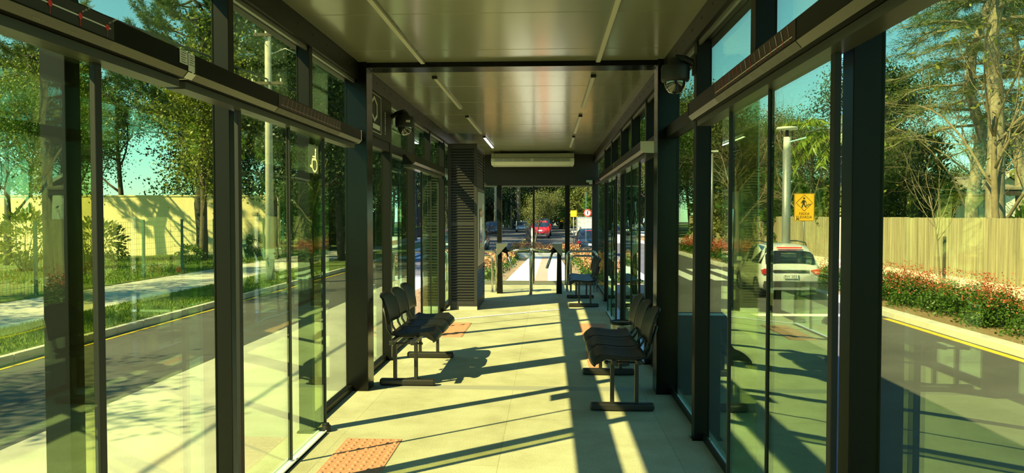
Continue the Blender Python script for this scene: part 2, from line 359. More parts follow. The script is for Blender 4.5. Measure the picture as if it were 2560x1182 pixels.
# ------------------------------------------------------------------ door operator headers
rng=random.Random(5)
def header(y0,y1,side,label,mapspan=None,style='black',sticker=False):
    X=-1.45 if side<0 else .82; s=1 if side<0 else -1       # s points from wall... to the room
    e=empty('door_operator',(X,y0,2.03),label,'door operator')
    P=[(X,2.155),(X,2.078),(X-s*.021,2.054),(X-s*.135,2.050),(X-s*.135,2.155)]
    obj('cover',MB().prism(P,y0+.012,y1-.012),M['header'],e,bevel=.003)
    obj('lit_chamfer',MB().prism([(X+s*.0005,2.0775),(X-s*.0205,2.0532),(X-s*.0215,2.056),(X-s*.002,2.079)],y0+.012,y1-.012),M['hlit'],e)  # strip laid over the chamfer, its lit look painted in
    for a,b in ((y0,y0+.012),(y1-.012,y1)): obj('end_cap',MB().prism([(p[0]+(s*.002 if i<3 else 0),p[1]) for i,p in enumerate(P)],a,b),M['offwhite'] if (a==y0 and s<0 or b==y1 and s>0) else M['black'],e)
    obj('track',MB().box(X-s*.05,X-s*.13,y0+.02,y1-.02,2.020,2.051),M['track'],e)
    if mapspan:
        a,b=mapspan; m=MB(); d=s*.0015
        # vinyl: face, then chamfer
        m.cur=0; m.quad((X+d,a,2.082),(X+d,b,2.082),(X+d,b,2.150),(X+d,a,2.150))
        m.cur=1; q=d*1.1
        m.quad((X+q,a,2.078-abs(q)),(X+q,b,2.078-abs(q)),(X-s*.020+q,b,2.055-abs(q)),(X-s*.020+q,a,2.055-abs(q)))
        vin=obj('route_map',m,[M['mapblack'] if style=='black' else M['mapred'],M['mapgrey']],e)
        d2=s*.003; pr=MB(); big=style=='black'; zl=2.115 if big else 2.098
        def strip(u0,w0,u1,w1,t,ci):     # in (y,z) on the face
            pr.cur=ci; L=math.hypot(u1-u0,w1-w0) or 1; nx,nz=-(w1-w0)/L*t/2,(u1-u0)/L*t/2
            pr.quad((X+d2,u0+nx,w0+nz),(X+d2,u1+nx,w1+nz),(X+d2,u1-nx,w1-nz),(X+d2,u0-nx,w0-nz))
        def words(u,w,dx,dz,n,h,ci):
            for i in range(n):
                if rng.random()<.16: continue
                cu,cw=u+dx*i,w+dz*i; L=math.hypot(dx,dz); px_,pz=-dz/L*h,dx/L*h
                strip(cu,cw,cu+px_,cw+pz,L*.32,ci)
                if rng.random()<.6: strip(cu,cw+pz*.5*(i%2),cu+dx*.6,cw+dz*.6+pz*.5*(i%2),h*.28,ci)
        dirn=1 
        strip(a+.03,zl,b-.02,zl,.0045 if big else .004,0 if big or side>0 else 2)
        n=14 if big else 17
        for i in range(n):
            yy=a+.06+(b-a-.1)*i/(n-1)
            if big:
                pr.cur=1; cc=[(X+d2*1.2,yy+.010*math.cos(2*PI*k/12),zl+.010*math.sin(2*PI*k/12)) for k in range(12)]; pr.add(cc,[tuple(range(12))])
                words(yy+.012,zl+.014,.0052,.0030,9+rng.randint(0,4),.0055,1 if i%3==2 else 0)
                strip(yy,zl-.008,yy,zl-.03,.0022,1)
            else:
                ci=1 if i>n*.55 or i%4==3 else 0
                if side<0: ci=2
                strip(yy,zl+.006,yy+.024,zl+.048,.0042 if rng.random()<.7 else .0024,ci if i%3 else 2)
                strip(yy,zl-.009,yy,zl+.009,.007,1 if side>0 else 2)
        pr.cur=3; yy=a+.08
        while yy<b-.15:
            for row in range(3 if not big else 1):
                f=.25+.22*row if not big else .6
                xx=X-s*.020*f+d2*1.0; zz=2.078-.023*f-abs(d2)*1.0
                for q_ in range(4):
                    u=yy+q_*.013+.004*rng.random(); pr.quad((xx,u,zz),(xx,u+.009,zz),(xx-s*.0012,u+.009,zz-.0014),(xx-s*.0012,u,zz-.0014))
            yy+=.14+.08*rng.random()
        obj('route_print',pr,[M['ink_w'],M['ink_r'],M['ink_p'],M['ink_d']],vin)
    if sticker:
        g=MB(); d=s*.0016
        g.cur=0
        for (a,b,z0,z1) in ((2.86,2.925,2.10,2.152),(2.93,2.995,2.080,2.152)):
            g.cur=0; g.quad((X+d,a,z0),(X+d,b,z0),(X+d,b,z1),(X+d,a,z1)); g.cur=1
            for k in range(5): g.quad((X+d*1.6,a+.01,z1-.010-k*.009),(X+d*1.6,b-.012-.01*(k%2),z1-.010-k*.009),(X+d*1.6,b-.012-.01*(k%2),z1-.0075-k*.009),(X+d*1.6,a+.01,z1-.0075-k*.009))
        g.cur=0; g.quad((X+d,2.93,2.0755),(X+d,2.995,2.0755),(X-s*.02+d,2.995,2.0525),(X-s*.02+d,2.93,2.0525))
        obj('warning_label',g,[M['label'],M['labelink']],e)
    return e
header(.24,2.975,-1,'black door operator box nearest on left wall, with white stop line and red dots',(.5,2.42),'black',True)
header(2.985,5.70,-1,'black door operator box over left sliding door, ending beside left portal post',(3.93,5.12),'maroon')
header(8.0,10.4,-1,'short black door operator box on left wall before the louvred cabinet')
header(1.72,4.42,1,'black door operator box over the right door under the dome camera',(2.52,3.72),'maroon')
header(6.65,9.35,1,'black door operator box with sunlit edge on right wall beyond the portal')
header(9.36,12.05,1,'farthest black door operator box on right wall, above the far bench')
# ------------------------------------------------------------------ light strips
def strip(x,y0,y1,label,lit=False):
    e=empty('light_strip',(x,y0,ZC),label,'ceiling light','ceiling light strips')
    obj('profile',MB().box(x-.022,x+.022,y0,y1,ZC-.012,ZC+.003),M['steel_d'],e)
    obj('diffuser',MB().box(x-.016,x+.016,y0+.03,y1-.01,ZC-.02,ZC-.010),M['led'] if lit else M['diff'],e)
    obj('end_cap',MB().box(x-.024,x+.024,y0-.03,y0,ZC-.026,ZC+.003),M['gasket'],e)
sp=[(4.25,6.22),(6.87,8.88),(9.6,11.62),(12.15,14.02)]
ol=['nearest','second','third']
for i,(a,b) in enumerate(sp):
    strip(-1.055,a,b,'lit white light strip on ceiling above the louvred cabinet' if i==3 else '%s unlit light strip of the left ceiling row'%ol[i],i==3)
    strip(.41,a,b,'%s unlit light strip of the right ceiling row'%(ol+['farthest'])[i])
# ------------------------------------------------------------------ air conditioner
e=empty('air_conditioner',(-.32,15.1,2.5),'long cream ceiling air conditioner above the end doors','air conditioner')
pf=[(14.98,2.505),(14.88,2.565),(14.88,2.635),(14.95,2.66),(15.0,2.745),(15.55,2.745),(15.55,2.505)]
b=MB()
for (a0,a1) in ((-1.155,-1.09),(-1.09,.45),(.45,.515)):
    sc=0
    b.prism(pf,a0,a1,'x')
obj('casing',b,M['offwhite'],e,bevel=.01)
for a,c in ((-1.07,-.37),(-.29,.42)):
    f=obj('louvre',MB().prism([(14.872,2.572),(14.872,2.628),(14.90,2.628),(14.90,2.572)],a,c,'x'),M['steel_d'],e)
    g=MB()
    for k in range(4): g.box(a+.01,c-.01,14.866,14.873,2.58+k*.013,2.584+k*.013)
    for k in range(1,4): g.box(a+(c-a)*k/4-.004,a+(c-a)*k/4+.004,14.864,14.873,2.575,2.626)
    obj('vane',g,M['offwhite'],f)
obj('hanger',MB().box(-1.0,-.96,15.1,15.4,2.745,ZC),M['dark'],e); obj('hanger',MB().box(.3,.34,15.1,15.4,2.745,ZC),M['dark'],e)
tag(obj('door_sensor',MB().box(.80,.93,Y1-.11,Y1-.049,2.19,2.235).box(.86,.93,Y1-.10,Y1-.049,2.15,2.19),M['offwhite'],bevel=.005),'small pale sensor box on end wall above right end door','sensor')
# ------------------------------------------------------------------ louvred cabinet
cx0,cx1,cy0,cy1,cz=-1.58,-1.12,11.6,12.95,2.62
e=empty('equipment_cabinet',((cx0+cx1)/2,(cy0+cy1)/2,0),'tall dark brown louvred equipment cabinet with pale validator panel on its side','cabinet')
obj('body',MB().box(cx0+.02,cx1-.02,cy0+.02,cy1,0.1,cz),M['louver'],e)
f=MB()
for x in (cx0,cx1-.05): f.box(x,x+.05,cy0,cy0+.05,.08,cz)
f.box(cx1-.05,cx1,cy1-.05,cy1,.08,cz)
for z in (.08,1.33,2.55): f.box(cx0+.05,cx1-.05,cy0+.002,cy0+.045,z,z+.06)
for z in (.08,.62,1.88,2.55): f.box(cx1-.045,cx1-.002,cy0+.05,cy1-.05,z,z+.05)
obj('frame',f,M['louver'],e,bevel=.004)
def slats(name,n,z0,z1,front=True):
    g=MB()
    for i in range(n):
        z=z0+(z1-z0)*(i+.5)/n; h=(z1-z0)/n
        if front: g.prism([(cy0+.03,z+h*.35),(cy0-.005,z-h*.25),(cy0-.005,z-h*.38),(cy0+.03,z+h*.1)],cx0+.045,cx1-.045,'x')
        else: g.prism([(cx1-.03,z+h*.35),(cx1+.005,z-h*.25),(cx1+.005,z-h*.38),(cx1-.03,z+h*.1)],cy0+.06,cy1-.05,'y')
    return obj(name,g,M['louver'],e)
slats('front_louvre',27,.15,1.33); slats('front_louvre',27,1.40,2.55)
slats('side_louvre',9,.14,.61,False); slats('side_louvre',12,1.94,2.54,False)
p=obj('validator_panel',MB().box(cx1-.03,cx1+.004,cy0+.06,cy1-.06,.68,1.87),M['steel_d'],e)
obj('display',MB().box(cx1+.004,cx1+.012,cy0+.35,cy0+.75,.95,1.6),M['carglass'],p)
g=MB()
for i in range(4): g.box(cx1+.004,cx1+.007,cy0+.85,cy0+1.12,.95+i*.2,1.08+i*.2)
obj('notice',g,M['label'],p)
obj('plinth',MB().box(cx0+.03,cx1,cy0+.0,cy1,0,.08),M['louver'],e); obj('plinth_strip',MB().box(cx0+.17,cx1,cy0-.01,cy0,0,.055),M['sidewalk'],e)
obj('handle',MB().box(cx0-.02,cx0-.005,cy0-.03,cy0,2.05,2.22),M['steel'],e)
# ------------------------------------------------------------------ benches
def bench():
    root=empty('bench_row',(0,0,0))
    # local: x from front (0) to back (.55), y along the row; floor z=0
    for yy in (0,1.27):
        ft=obj('foot',MB().box(0,.49,yy-.035,yy+.035,.004,.062),M['polyleg'],root,bevel=.016)
        for x in (.155,.34): obj('leg',MB().box(x,x+.03,yy-.02,yy+.02,.06,.385),M['polyleg'],ft,bevel=.004)
        l=MB(); l.smooth=True; l.tube([(.11,yy,.372),(.42,yy,.372)],.008,8).tube([(.125,yy,.36),(.125,yy,.385)],.011,8).tube([(.395,yy,.36),(.395,yy,.385)],.011,8)
        obj('tie_rod',l,M['polyleg'],ft)
    for x in (.17,.355): obj('beam',MB().box(x-.018,x+.018,-.17,1.44,.385,.42),M['polyleg'],root,bevel=.004)
    for k in range(3):
        yc=.06+.46*k; W=.435
        # seat shell: profile along x (front lip rolled down, dished), 5 cm thick
        prof=[(-.005,.385),(.0,.415),(.02,.438),(.06,.447),(.14,.443),(.24,.432),(.33,.430),(.39,.438),(.415,.447)]
        low=[(.415,.432),(.38,.414),(.30,.408),(.2,.408),(.1,.412),(.05,.408),(.02,.395),(.008,.378)]
        poly=prof+low; s=MB(); s.smooth=True; n=len(poly); cols=9
        for j in range(cols):
            t=j/(cols-1)*2-1; ed=1-abs(t)**6
            for (x,z) in poly:
                xm=.2+(x-.2)*(.90+.10*(1-abs(t)**4)); s.v.append((xm,yc+t*W/2,z+.012*abs(t)**3*(1 if x>.05 else -1)))
        for j in range(cols-1):
            for i in range(n): s.f.append([j*n+i,j*n+(i+1)%n,(j+1)*n+(i+1)%n,(j+1)*n+i]); s.m.append(0); s.sm.append(True)
        for j in (0,cols-1): s.f.append([j*n+i for i in range(n)]); s.m.append(0); s.sm.append(False)
        st=obj('seat',s,M['poly'],root)
        # ventilated back shell
        s=MB(); s.smooth=True; R_=9; front=[];
        for i in range(R_):
            u=i/(R_-1); z=.525+.265*u; xb=.44+.075*u+.03*math.sin(PI*u)*-.6
            for j in range(cols):
                t=j/(cols-1)*2-1
                w=W*(.94+.06*math.sin(PI*u))*(1-.10*max(0,u-.75)*4*abs(t)**3)
                zz=z-(.03*abs(t)**4 if u>.9 else 0)
                s.v.append((xb-.022*abs(t)**2.2,yc+t*w/2,zz))
        o=len(s.v)
        for i in range(o): p=s.v[i]; s.v.append((p[0]+.02,p[1],p[2]))
        def q(a,b,c,d): s.f.append([a,b,c,d]); s.m.append(0); s.sm.append(True)
        for i in range(R_-1):
            for j in range(cols-1):
                a=i*cols+j; q(a,a+1,a+cols+1,a+cols); q(o+a,o+a+cols,o+a+cols+1,o+a+1)
            for j in (0,cols-1): a=i*cols+j; q(a,a+cols,o+a+cols,o+a)
        for i in (0,R_-1):
            for j in range(cols-1): a=i*cols+j; q(a,a+1,o+a+1,o+a)
        bk=obj('backrest',s,M['poly'],root)
        sl=MB()
        for i in range(3):
            z=.60+.05*i; 
            sl.box(.452+.014*i-.03,.458+.014*i-.012,yc-.11,yc+.11,z,z+.012)
        for yy in (yc-.10,yc+.10):
          s=MB(); s.smooth=True; s.tube([(.22,yy,.40),(.36,yy,.405),(.43,yy,.42),(.462,yy,.47),(.475,yy,.56),(.50,yy,.66)],.011,8)
          obj('back_tube',s,M['polyleg'],bk)
    return root
b0=bench(); b0.location=(.32,5.67,0)
tag(b0,'dark three-seat bench by right glass wall before the portal','bench','three-seat benches')
dup(b0,(-.99,7.69,0),PI,'dark three-seat bench by left glass wall just beyond left portal post','three-seat benches')
dup(b0,(.33,12.06,0),0,'farthest dark three-seat bench, by the handrail hoops at right','three-seat benches')
# litter bin
e=empty('litter_bin',(.73,7.42,0),'small dark grey litter bin standing behind the right bench','bin')
g=MB(); g.smooth=True; g.lathe([(0,0.0),(.085,0),(.105,.40),(.11,.43),(.098,.43),(.09,.39),(.075,.02),(0,.02)],(.73,7.42,0),28); obj('body',g,M['steel_d'],e)
g=MB(); g.smooth=True; g.lathe([(.108,.41),(.116,.42),(.116,.44),(.1,.44),(.1,.41)],(.73,7.42,0),28); obj('rim',g,M['black'],e)
# ------------------------------------------------------------------ dome cameras
def dome(x,y,z,px,py,label):
    e=empty('dome_camera',(x,y,z),label,'security camera')
    obj('wall_plate',MB().box(px-.012,px+.012,py-.045,py+.045,z+.02,z+.15),M['gasket'],e,bevel=.004)
    d=Vector((x-px,y-py,0)); 
    obj('arm',MB().tube([(px,py,z+.09),(px+d.x*.5,py+d.y*.5,z+.125),(x,y,z+.13)],[.022,.026,.032],12),M['gasket'],e,bevel=.002)
    h=MB(); h.smooth=True; h.lathe([(0,.135),(.035,.135),(.045,.115),(.05,.095),(.088,.085),(.094,.07),(.094,-.005),(.088,-.02),(.07,-.025),(0,-.025)],(x,y,z),28); hh=obj('housing',h,M['gasket'],e)
    h=MB(); h.smooth=True; h.lathe([(.072,-.022),(.071,-.045),(.062,-.07),(.045,-.09),(.02,-.102),(0,-.105)],(x,y,z),24); obj('dome_cover',h,M['smoke'],e)
    if x<0: obj('badge',MB().box(x+.03,x+.068,y-.088,y-.06,z+.02,z+.042),M['label'],hh)
dome(.845,5.02,2.41,IR,5.0,'black dome camera hanging right of the portal by right header')
dome(-1.46,7.48,2.41,IL,7.57,'black dome camera with pale badge on left wall beyond the portal')
# logo panel in the left transom beyond the portal
e=empty('logo_sign',(-1.62,6.97,2.24),'black logo sign with white hexagonal emblem in left transom','sign')
obj('panel',MB().box(-1.64,-1.61,6.41,7.53,2.235,2.64),M['dark'],e)
g=MB(); x=-1.608
g.cur=0
for a,bb in (((6.5,2.27),(7.07,2.27)),((6.5,2.62),(7.07,2.62)),((7.07,2.27),(7.07,2.62))):
    if a[0]==bb[0]: g.box(x,x+.001,a[0]-.006,a[0]+.006,a[1],bb[1])
    else: g.box(x,x+.001,a[0],bb[0],a[1]-.003,a[1]+.003)
def hexr(r,w,cy,cz_):
    for k in range(6):
        a0,a1=PI/6+k*PI/3,PI/6+(k+1)*PI/3
        g.quad((x+.0015,cy+r*math.cos(a0)*1.1,cz_+r*math.sin(a0)),(x+.0015,cy+r*math.cos(a1)*1.1,cz_+r*math.sin(a1)),(x+.0015,cy+(r-w)*math.cos(a1)*1.1,cz_+(r-w)*math.sin(a1)),(x+.0015,cy+(r-w)*math.cos(a0)*1.1,cz_+(r-w)*math.sin(a0)))
hexr(.12,.03,6.80,2.48); g.box(x,x+.001,6.74,7.02,2.30,2.345)
for k in range(9): g.box(x,x+.001,7.24,7.262,2.29+k*.025,2.305+k*.025+(.006 if k%3 else 0))
obj('emblem',g,M['ink_w'],e)
# accessibility sign on the left glass
e=empty('accessibility_sign',(-1.66,5.3,1.78),'grey wheelchair symbol sign on left glass before the portal','sign')
sx=-1.554; ya,yb,za,zb=4.725,4.925,1.775,1.96
SK=[]
def U(u,v): return (ya+(yb-ya)*u,za+(zb-za)*v)
def sk(pts,w):
    for p,q_ in zip(pts,pts[1:]): SK.append((p,q_,w/2))
sk([U(.60+.25*math.cos(R(165+i*14)),.30+.235*math.sin(R(165+i*14))) for i in range(19)],.0095)
sk([U(.68,.72),U(.66,.50),U(.38,.49),U(.28,.22),U(.17,.25)],.013); sk([U(.66,.60),U(.42,.59)],.010); sk([U(.70,.74),U(.68,.5)],.014); sk([U(.70,.83),U(.701,.831)],.022)
def inside(y,z):
    for p,q_,w in SK:
        dy,dz=q_[0]-p[0],q_[1]-p[1]; L=dy*dy+dz*dz or 1e-9; t=max(0,min(1,((y-p[0])*dy+(z-p[1])*dz)/L))
        if (y-p[0]-t*dy)**2+(z-p[1]-t*dz)**2<w*w: return True
    return False
gp,gs=MB(),MB(); nn=84; x=sx+.006
for i in range(nn):
    for j in range(nn):
        y0_,y1_=ya+(yb-ya)*i/nn,ya+(yb-ya)*(i+1)/nn; z0_,z1_=za+(zb-za)*j/nn,za+(zb-za)*(j+1)/nn
        (gs if inside((y0_+y1_)/2,(z0_+z1_)/2) else gp).quad((x,y0_,z0_),(x,y1_,z0_),(x,y1_,z1_),(x,y0_,z1_))
obj('plate',gp,M['signblue'],e); obj('wheelchair_symbol',gs,M['signcream'],e)
# ------------------------------------------------------------------ tactile paving
def tactile(x0,x1,y0,y1,label,bars=False):
    e=empty('tactile_paving',((x0+x1)/2,y0,0),label,'tactile paving','red tactile floor patches')
    obj('slab',MB().box(x0,x1,y0,y1,0,.004),M['tile_red'],e)
    g=MB(); g.smooth=True
    if bars:
        n=int((y1-y0)/.095)
        for i in range(n): 
            yy=y0+.045+i*(y1-y0-.02)/n; g.smooth=False; g.prism([(yy-.018,.004),(yy-.012,.009),(yy+.012,.009),(yy+.018,.004)],x0+.015,x1-.015,'x')
    else:
        nx=max(2,int((x1-x0)/.052)); ny=int((y1-y0)/.062)
        for i in range(nx):
            for j in range(ny): g.lathe([(.014,.004),(.012,.0075),(.008,.0095),(0,.0098)],(x0+(i+.5)*(x1-x0)/nx,y0+(j+.5)*(y1-y0)/ny,0),8)
    o=obj('raised_bar' if bars else 'dome_grid',g,M['tile_red'],e); o['kind']='stuff'
tactile(-1.345,-.975,3.6,4.86,'red tactile patch with round studs at bottom left of the floor')
tactile(-1.39,-1.06,9.0,10.2,'red ribbed tactile patch beyond the left bench',True)
tactile(.42,.78,8.9,10.2,'red ribbed tactile patch in shade beyond the right bench',True)
tactile(.40,.50,7.0,8.1,'narrow red tactile patch half hidden by the right bench',True)
# ------------------------------------------------------------------ turnstiles + rails
def turnstile(x,y,s,label):
    e=empty('turnstile',(x,y,0),label,'turnstile')
    g=MB(); 
    def ring(w0,w1,z): return [(x+s*(-w0),y-.09,z),(x+s*w1,y-.09,z),(x+s*w1,y+.09,z),(x+s*(-w0),y+.09,z)]
    a=ring(.055,.05,0); b=ring(.04,.035,.86); g.add(a+b,[(3,2,1,0),(4,5,6,7),(0,1,5,4),(1,2,6,5),(2,3,7,6),(3,0,4,7)])
    obj('pedestal',g,M['black'],e,bevel=.004)
    h=obj('head',MB().prism([(x-s*.06,.955),(x+s*.135,.955),(x+s*.135,.92),(x-s*.02,.74),(x-s*.06,.72)],y-.14,y+.14),M['steel_d'],e,bevel=.006)
    obj('head_lid',MB().box(min(x-s*.06,x+s*.135),max(x-s*.06,x+s*.135),y-.14,y+.14,.952,.962),M['steel'],h)
    hub=Vector((x+s*.085,y,.835)); ax=Vector((s*.75,0,-.66)).normalized()
    g=MB(); g.smooth=True; g.tube([hub-ax*.02,hub+ax*.06],[.06,.045],18); obj('hub',g,M['black'],e)
    c=hub+ax*.045
    for d,l in (((s*1,0,.09),.44),((s*.30,.22,-.95),.36),((s*.36,-.3,-.9),.36)):
        d=Vector(d).normalized(); g=MB(); g.smooth=True; g.tube([c,c+d*l*.98,c+d*l],[.019,.019,.012],12); obj('arm',g,M['steel'],e)
turnstile(-.925,14.15,1,'left turnstile before the end doors, arm pointing right')
turnstile(.205,14.15,-1,'right turnstile before the end doors, arm pointing left')
def hoop(x0,y0,x1,y1,h,r,label,name='handrail_hoop'):
    g=MB(); g.smooth=True; d=Vector((x1-x0,y1-y0,0)).normalized(); c=.09; pts=[Vector((x0,y0,0))]
    A=Vector((x0,y0,h)); B=Vector((x1,y1,h)); 
    for k in range(7): a=PI/2*k/6; pts.append(A+d*(c-c*math.cos(a))+Vector((0,0,-c+c*math.sin(a))))
    for k in range(7): a=PI/2*k/6; pts.append(B-d*(c-c*math.sin(a))+Vector((0,0,-c+c*math.cos(a))))
    pts.append(Vector((x1,y1,0))); g.tube(pts,r,14)
    e=empty(name,((x0+x1)/2,(y0+y1)/2,0),label,'handrail','steel handrail hoops'); obj('tube',g,M['steel'],e)
    for (a,b) in ((x0,y0),(x1,y1)): obj('flange',MB().cyl((a,b,.004),r*2,.008,18),M['steel'],e)
hoop(-1.40,14.45,-1.015,14.45,.79,.022,'taller steel hoop rail at left, beside the louvred cabinet')
hoop(-1.36,14.30,-1.085,14.30,.71,.020,'shorter steel hoop rail at left, beside the louvred cabinet')
hoop(.365,14.5,.945,14.5,.79,.022,'taller steel hoop rail at right, behind the far bench')
hoop(.435,14.35,.88,14.35,.71,.020,'shorter steel hoop rail at right, behind the far bench')
hoop(-.33,13.85,-.33,14.5,.80,.028,'steel hoop barrier seen end-on between the two turnstiles')
# ------------------------------------------------------------------ ground outside
G=-1.0; K=-.85
struct('road',MB().box(-70,90,-40,260,G-.3,G),M['asphalt'])
struct('pavement_bus_pad',MB().box(-5.8,XL,-12,30,G,G+.006),M['concrete'])
ln=MB()
ln.box(-8.93,-8.81,-12,75,G,G+.006).box(8.05,8.2,-12,18.2,G,G+.006)
struct('road_markings_yellow',ln,M['yellow'])
ln=MB(); ln.box(1.4,7.9,18.55,18.95,G,G+.006)
for i in range(7): ln.box(1.6+i*.95,2.1+i*.95,28.5,34.5,G+.003,G+.01)
for i in range(8): ln.box(-8.6+i*.9,-8.1+i*.9,42,47,G,G+.01)
struct('road_markings_white',ln,M['roadwhite'])
ln=MB()
for o_ in (-.16,.16):
    P=[(-2.6+o_,62),(-2.2+o_,75),(-1.2+o_,92),(-.6+o_,120),(-.4+o_,170)]
    for a,b in zip(P,P[1:]): ln.quad((a[0]-.09,a[1],G+.012),(a[0]+.09,a[1],G+.012),(b[0]+.09,b[1],G+.012),(b[0]-.09,b[1],G+.012))
struct('road_markings_centre',ln,M['yellow'])
def kerb(x0,x1,y0,y1,name):
    g=MB(); y=y0
    while y<y1: g.box(x0,x1,y+.006,min(y+1.0,y1)-.006,G,K+.005); y+=1.0
    struct(name,g,M['kerb'],bevel=.015)
kerb(-9.14,-9.0,-12,42,'kerb_left'); kerb(8.25,8.58,-12,27.0,'kerb_right')
kerb(8.25,8.58,36,90,'kerb_right'); kerb(-9.14,-9.0,48,110,'kerb_left')
struct('lawn_left',MB().box(-11.25,-9.14,-12,110,G,K),M['lawn'])
struct('sidewalk_left',MB().box(-14.5,-11.25,-12,110,G,K+.01),M['sidewalk'])
struct('lawn_left',MB().box(-60,-14.5,-12,140,G,K+.03),M['lawn'])
struct('soil_bed_right',MB().box(8.58,10.9,-12,27,G,K-.02).box(8.58,10.9,36,90,G,K-.02),M['soil'])
struct('sidewalk_right',MB().box(10.9,13.5,-12,110,G,K).box(8.58,10.9,27,36,G,K),M['sidewalk'])
struct('sidewalk_right',MB().box(3.4,8.25,66,200,G,K),M['sidewalk'])
struct('ground_right',MB().box(13.5,80,-12,200,G,K),M['lawn'])
# ramp of the median beyond the doors
def rz(y): return -.032*(y-16.0)
g=MB()
for x0,x1 in ((-1.0,.62),):
    g.add([(x0,16,rz(16)),(x1,16,rz(16)),(x1,41,rz(41)),(x0,41,rz(41)),(x0,16,G),(x1,16,G),(x1,41,G),(x0,41,G)],[(0,1,2,3),(4,7,6,5),(0,4,5,1),(1,5,6,2),(2,6,7,3),(3,7,4,0)])
struct('path_ramp',g,M['sidewalk'])
g=MB(); g.add([(-.33,16.2,rz(16.2)+.004),(-.02,16.2,rz(16.2)+.004),(-.02,40,rz(40)+.004),(-.33,40,rz(40)+.004)],[(0,1,2,3)])
tag(struct('path_tactile_strip',g,M['tile_red']))
g=MB()
for x0,x1 in ((-3.0,-1.0),(.62,2.4)):
    g.add([(x0,16,-.18),(x1,16,-.18),(x1,41,-.86),(x0,41,-.86),(x0,16,G),(x1,16,G),(x1,41,G),(x0,41,G)],[(0,1,2,3),(4,7,6,5),(0,4,5,1),(1,5,6,2),(2,6,7,3),(3,7,4,0)])
struct('soil_bed_median',g,M['soil'])
g=MB().box(-2.4,1.9,41.1,41.4,G,-.62); struct('kerb_median',g,M['kerb'],bevel=.02)
struct('soil_bed_median',MB().box(-2.4,1.9,41.4,46,G,-.78),M['soil'])
# ------------------------------------------------------------------ foliage tools (numpy)
def leafmesh(name,cen,size,asp,mats,seed,up=.0,dirs=None,fold=False,midx=None):
    """one diamond leaf per centre; dirs = long axis"""
    r=np.random.default_rng(seed); n=len(cen); cen=np.asarray(cen,float)
    d=r.normal(size=(n,3)) if dirs is None else np.asarray(dirs,float)+r.normal(size=(n,3))*.25
    d/=np.linalg.norm(d,axis=1)[:,None]+1e-9
    k=r.normal(size=(n,3)); k[:,2]+=up; k/=np.linalg.norm(k,axis=1)[:,None]
    w=np.cross(d,k); w/=np.linalg.norm(w,axis=1)[:,None]+1e-9
    sz=(size*r.uniform(.6,1.35,n))[:,None]
    a=cen-d*sz*.5; b=cen+w*sz*asp*.5; c=cen+d*sz*.5; e=cen-w*sz*asp*.5
    v=np.stack([a,b,c,e],1).reshape(-1,3)
    me=bpy.data.meshes.new(name); me.vertices.add(4*n); me.vertices.foreach_set('co',v.ravel().astype(np.float32))
    me.loops.add(4*n); me.loops.foreach_set('vertex_index',np.arange(4*n,dtype=np.int32))
    me.polygons.add(n); me.polygons.foreach_set('loop_start',np.arange(0,4*n,4,dtype=np.int32)); 
    try: me.polygons.foreach_set('loop_total',np.full(n,4,dtype=np.int32))
    except Exception: pass
    for m in (mats if isinstance(mats,(list,tuple)) else [mats]): me.materials.append(m)
    if midx is not None: me.polygons.foreach_set('material_index',np.asarray(midx,dtype=np.int32))
    me.update(calc_edges=True); return me
def rv(r): return Vector((r.gauss(0,1),r.gauss(0,1),r.gauss(0,1)))
def grow(r,p,d,L,rad,lvl,P,out,tips):
    segs=P['segs'][lvl]; pts=[p.copy()]; rr=[rad]
    for i in range(segs):
        d=(d+rv(r)*P['wob'][lvl]+Vector((0,0,P['up'][lvl]))).normalized(); p=p+d*(L/segs); pts.append(p.copy()); rr.append(rad*(1-P.get('taper',.55)*(i+1)/segs))
    out.append((pts,rr,lvl))
    if lvl==P['max']: tips.extend([(q,d.copy()) for q in pts[max(1,len(pts)//2):]]); return
    for k in range(P['kids'][lvl]):
        t=r.uniform(P['t0'][lvl],1); f=t*segs; i=min(int(f),segs-1); q=pts[i].lerp(pts[i+1],f-i)
        ax=(pts[i+1]-pts[i]).normalized(); s=ax.orthogonal().normalized(); s.rotate(Matrix.Rotation(r.uniform(0,2*PI),3,ax))
        a=P['ang'][lvl]*r.uniform(.75,1.25); nd=(ax*math.cos(a)+s*math.sin(a)).normalized()
        grow(r,q,nd,L*P['len'][lvl]*r.uniform(.7,1.2),rr[i]*P['rk'][lvl],lvl+1,P,out,tips)
def woodmesh(name,out,m,nseg=(9,6,4,3,3)):
    g=MB(); g.smooth=True
    for pts,rr,l in out: g.tube(pts,rr,nseg[min(l,4)],cap=l<2)
    me=bpy.data.meshes.new(name); me.from_pydata(g.v,[],g.f); me.materials.append(m); me.polygons.foreach_set('use_smooth',[True]*len(me.polygons)); me.update(); return me
def tree_thing(name,loc,label,wood,crown,group=None,rz=0,sc=1,cat='tree'):
    e=empty(name,(0,0,0),label,cat,group)
    t=bpy.data.objects.new('trunk',wood); C.objects.link(t); t.parent=e
    if crown:
        for nm,cm in (crown if isinstance(crown,list) else [('crown',crown)]):
            c=bpy.data.objects.new(nm,cm); C.objects.link(c); c.parent=e
    e.location=loc; e.rotation_euler=(0,0,rz); e.scale=(sc,)*3 if not isinstance(sc,tuple) else sc
    return e
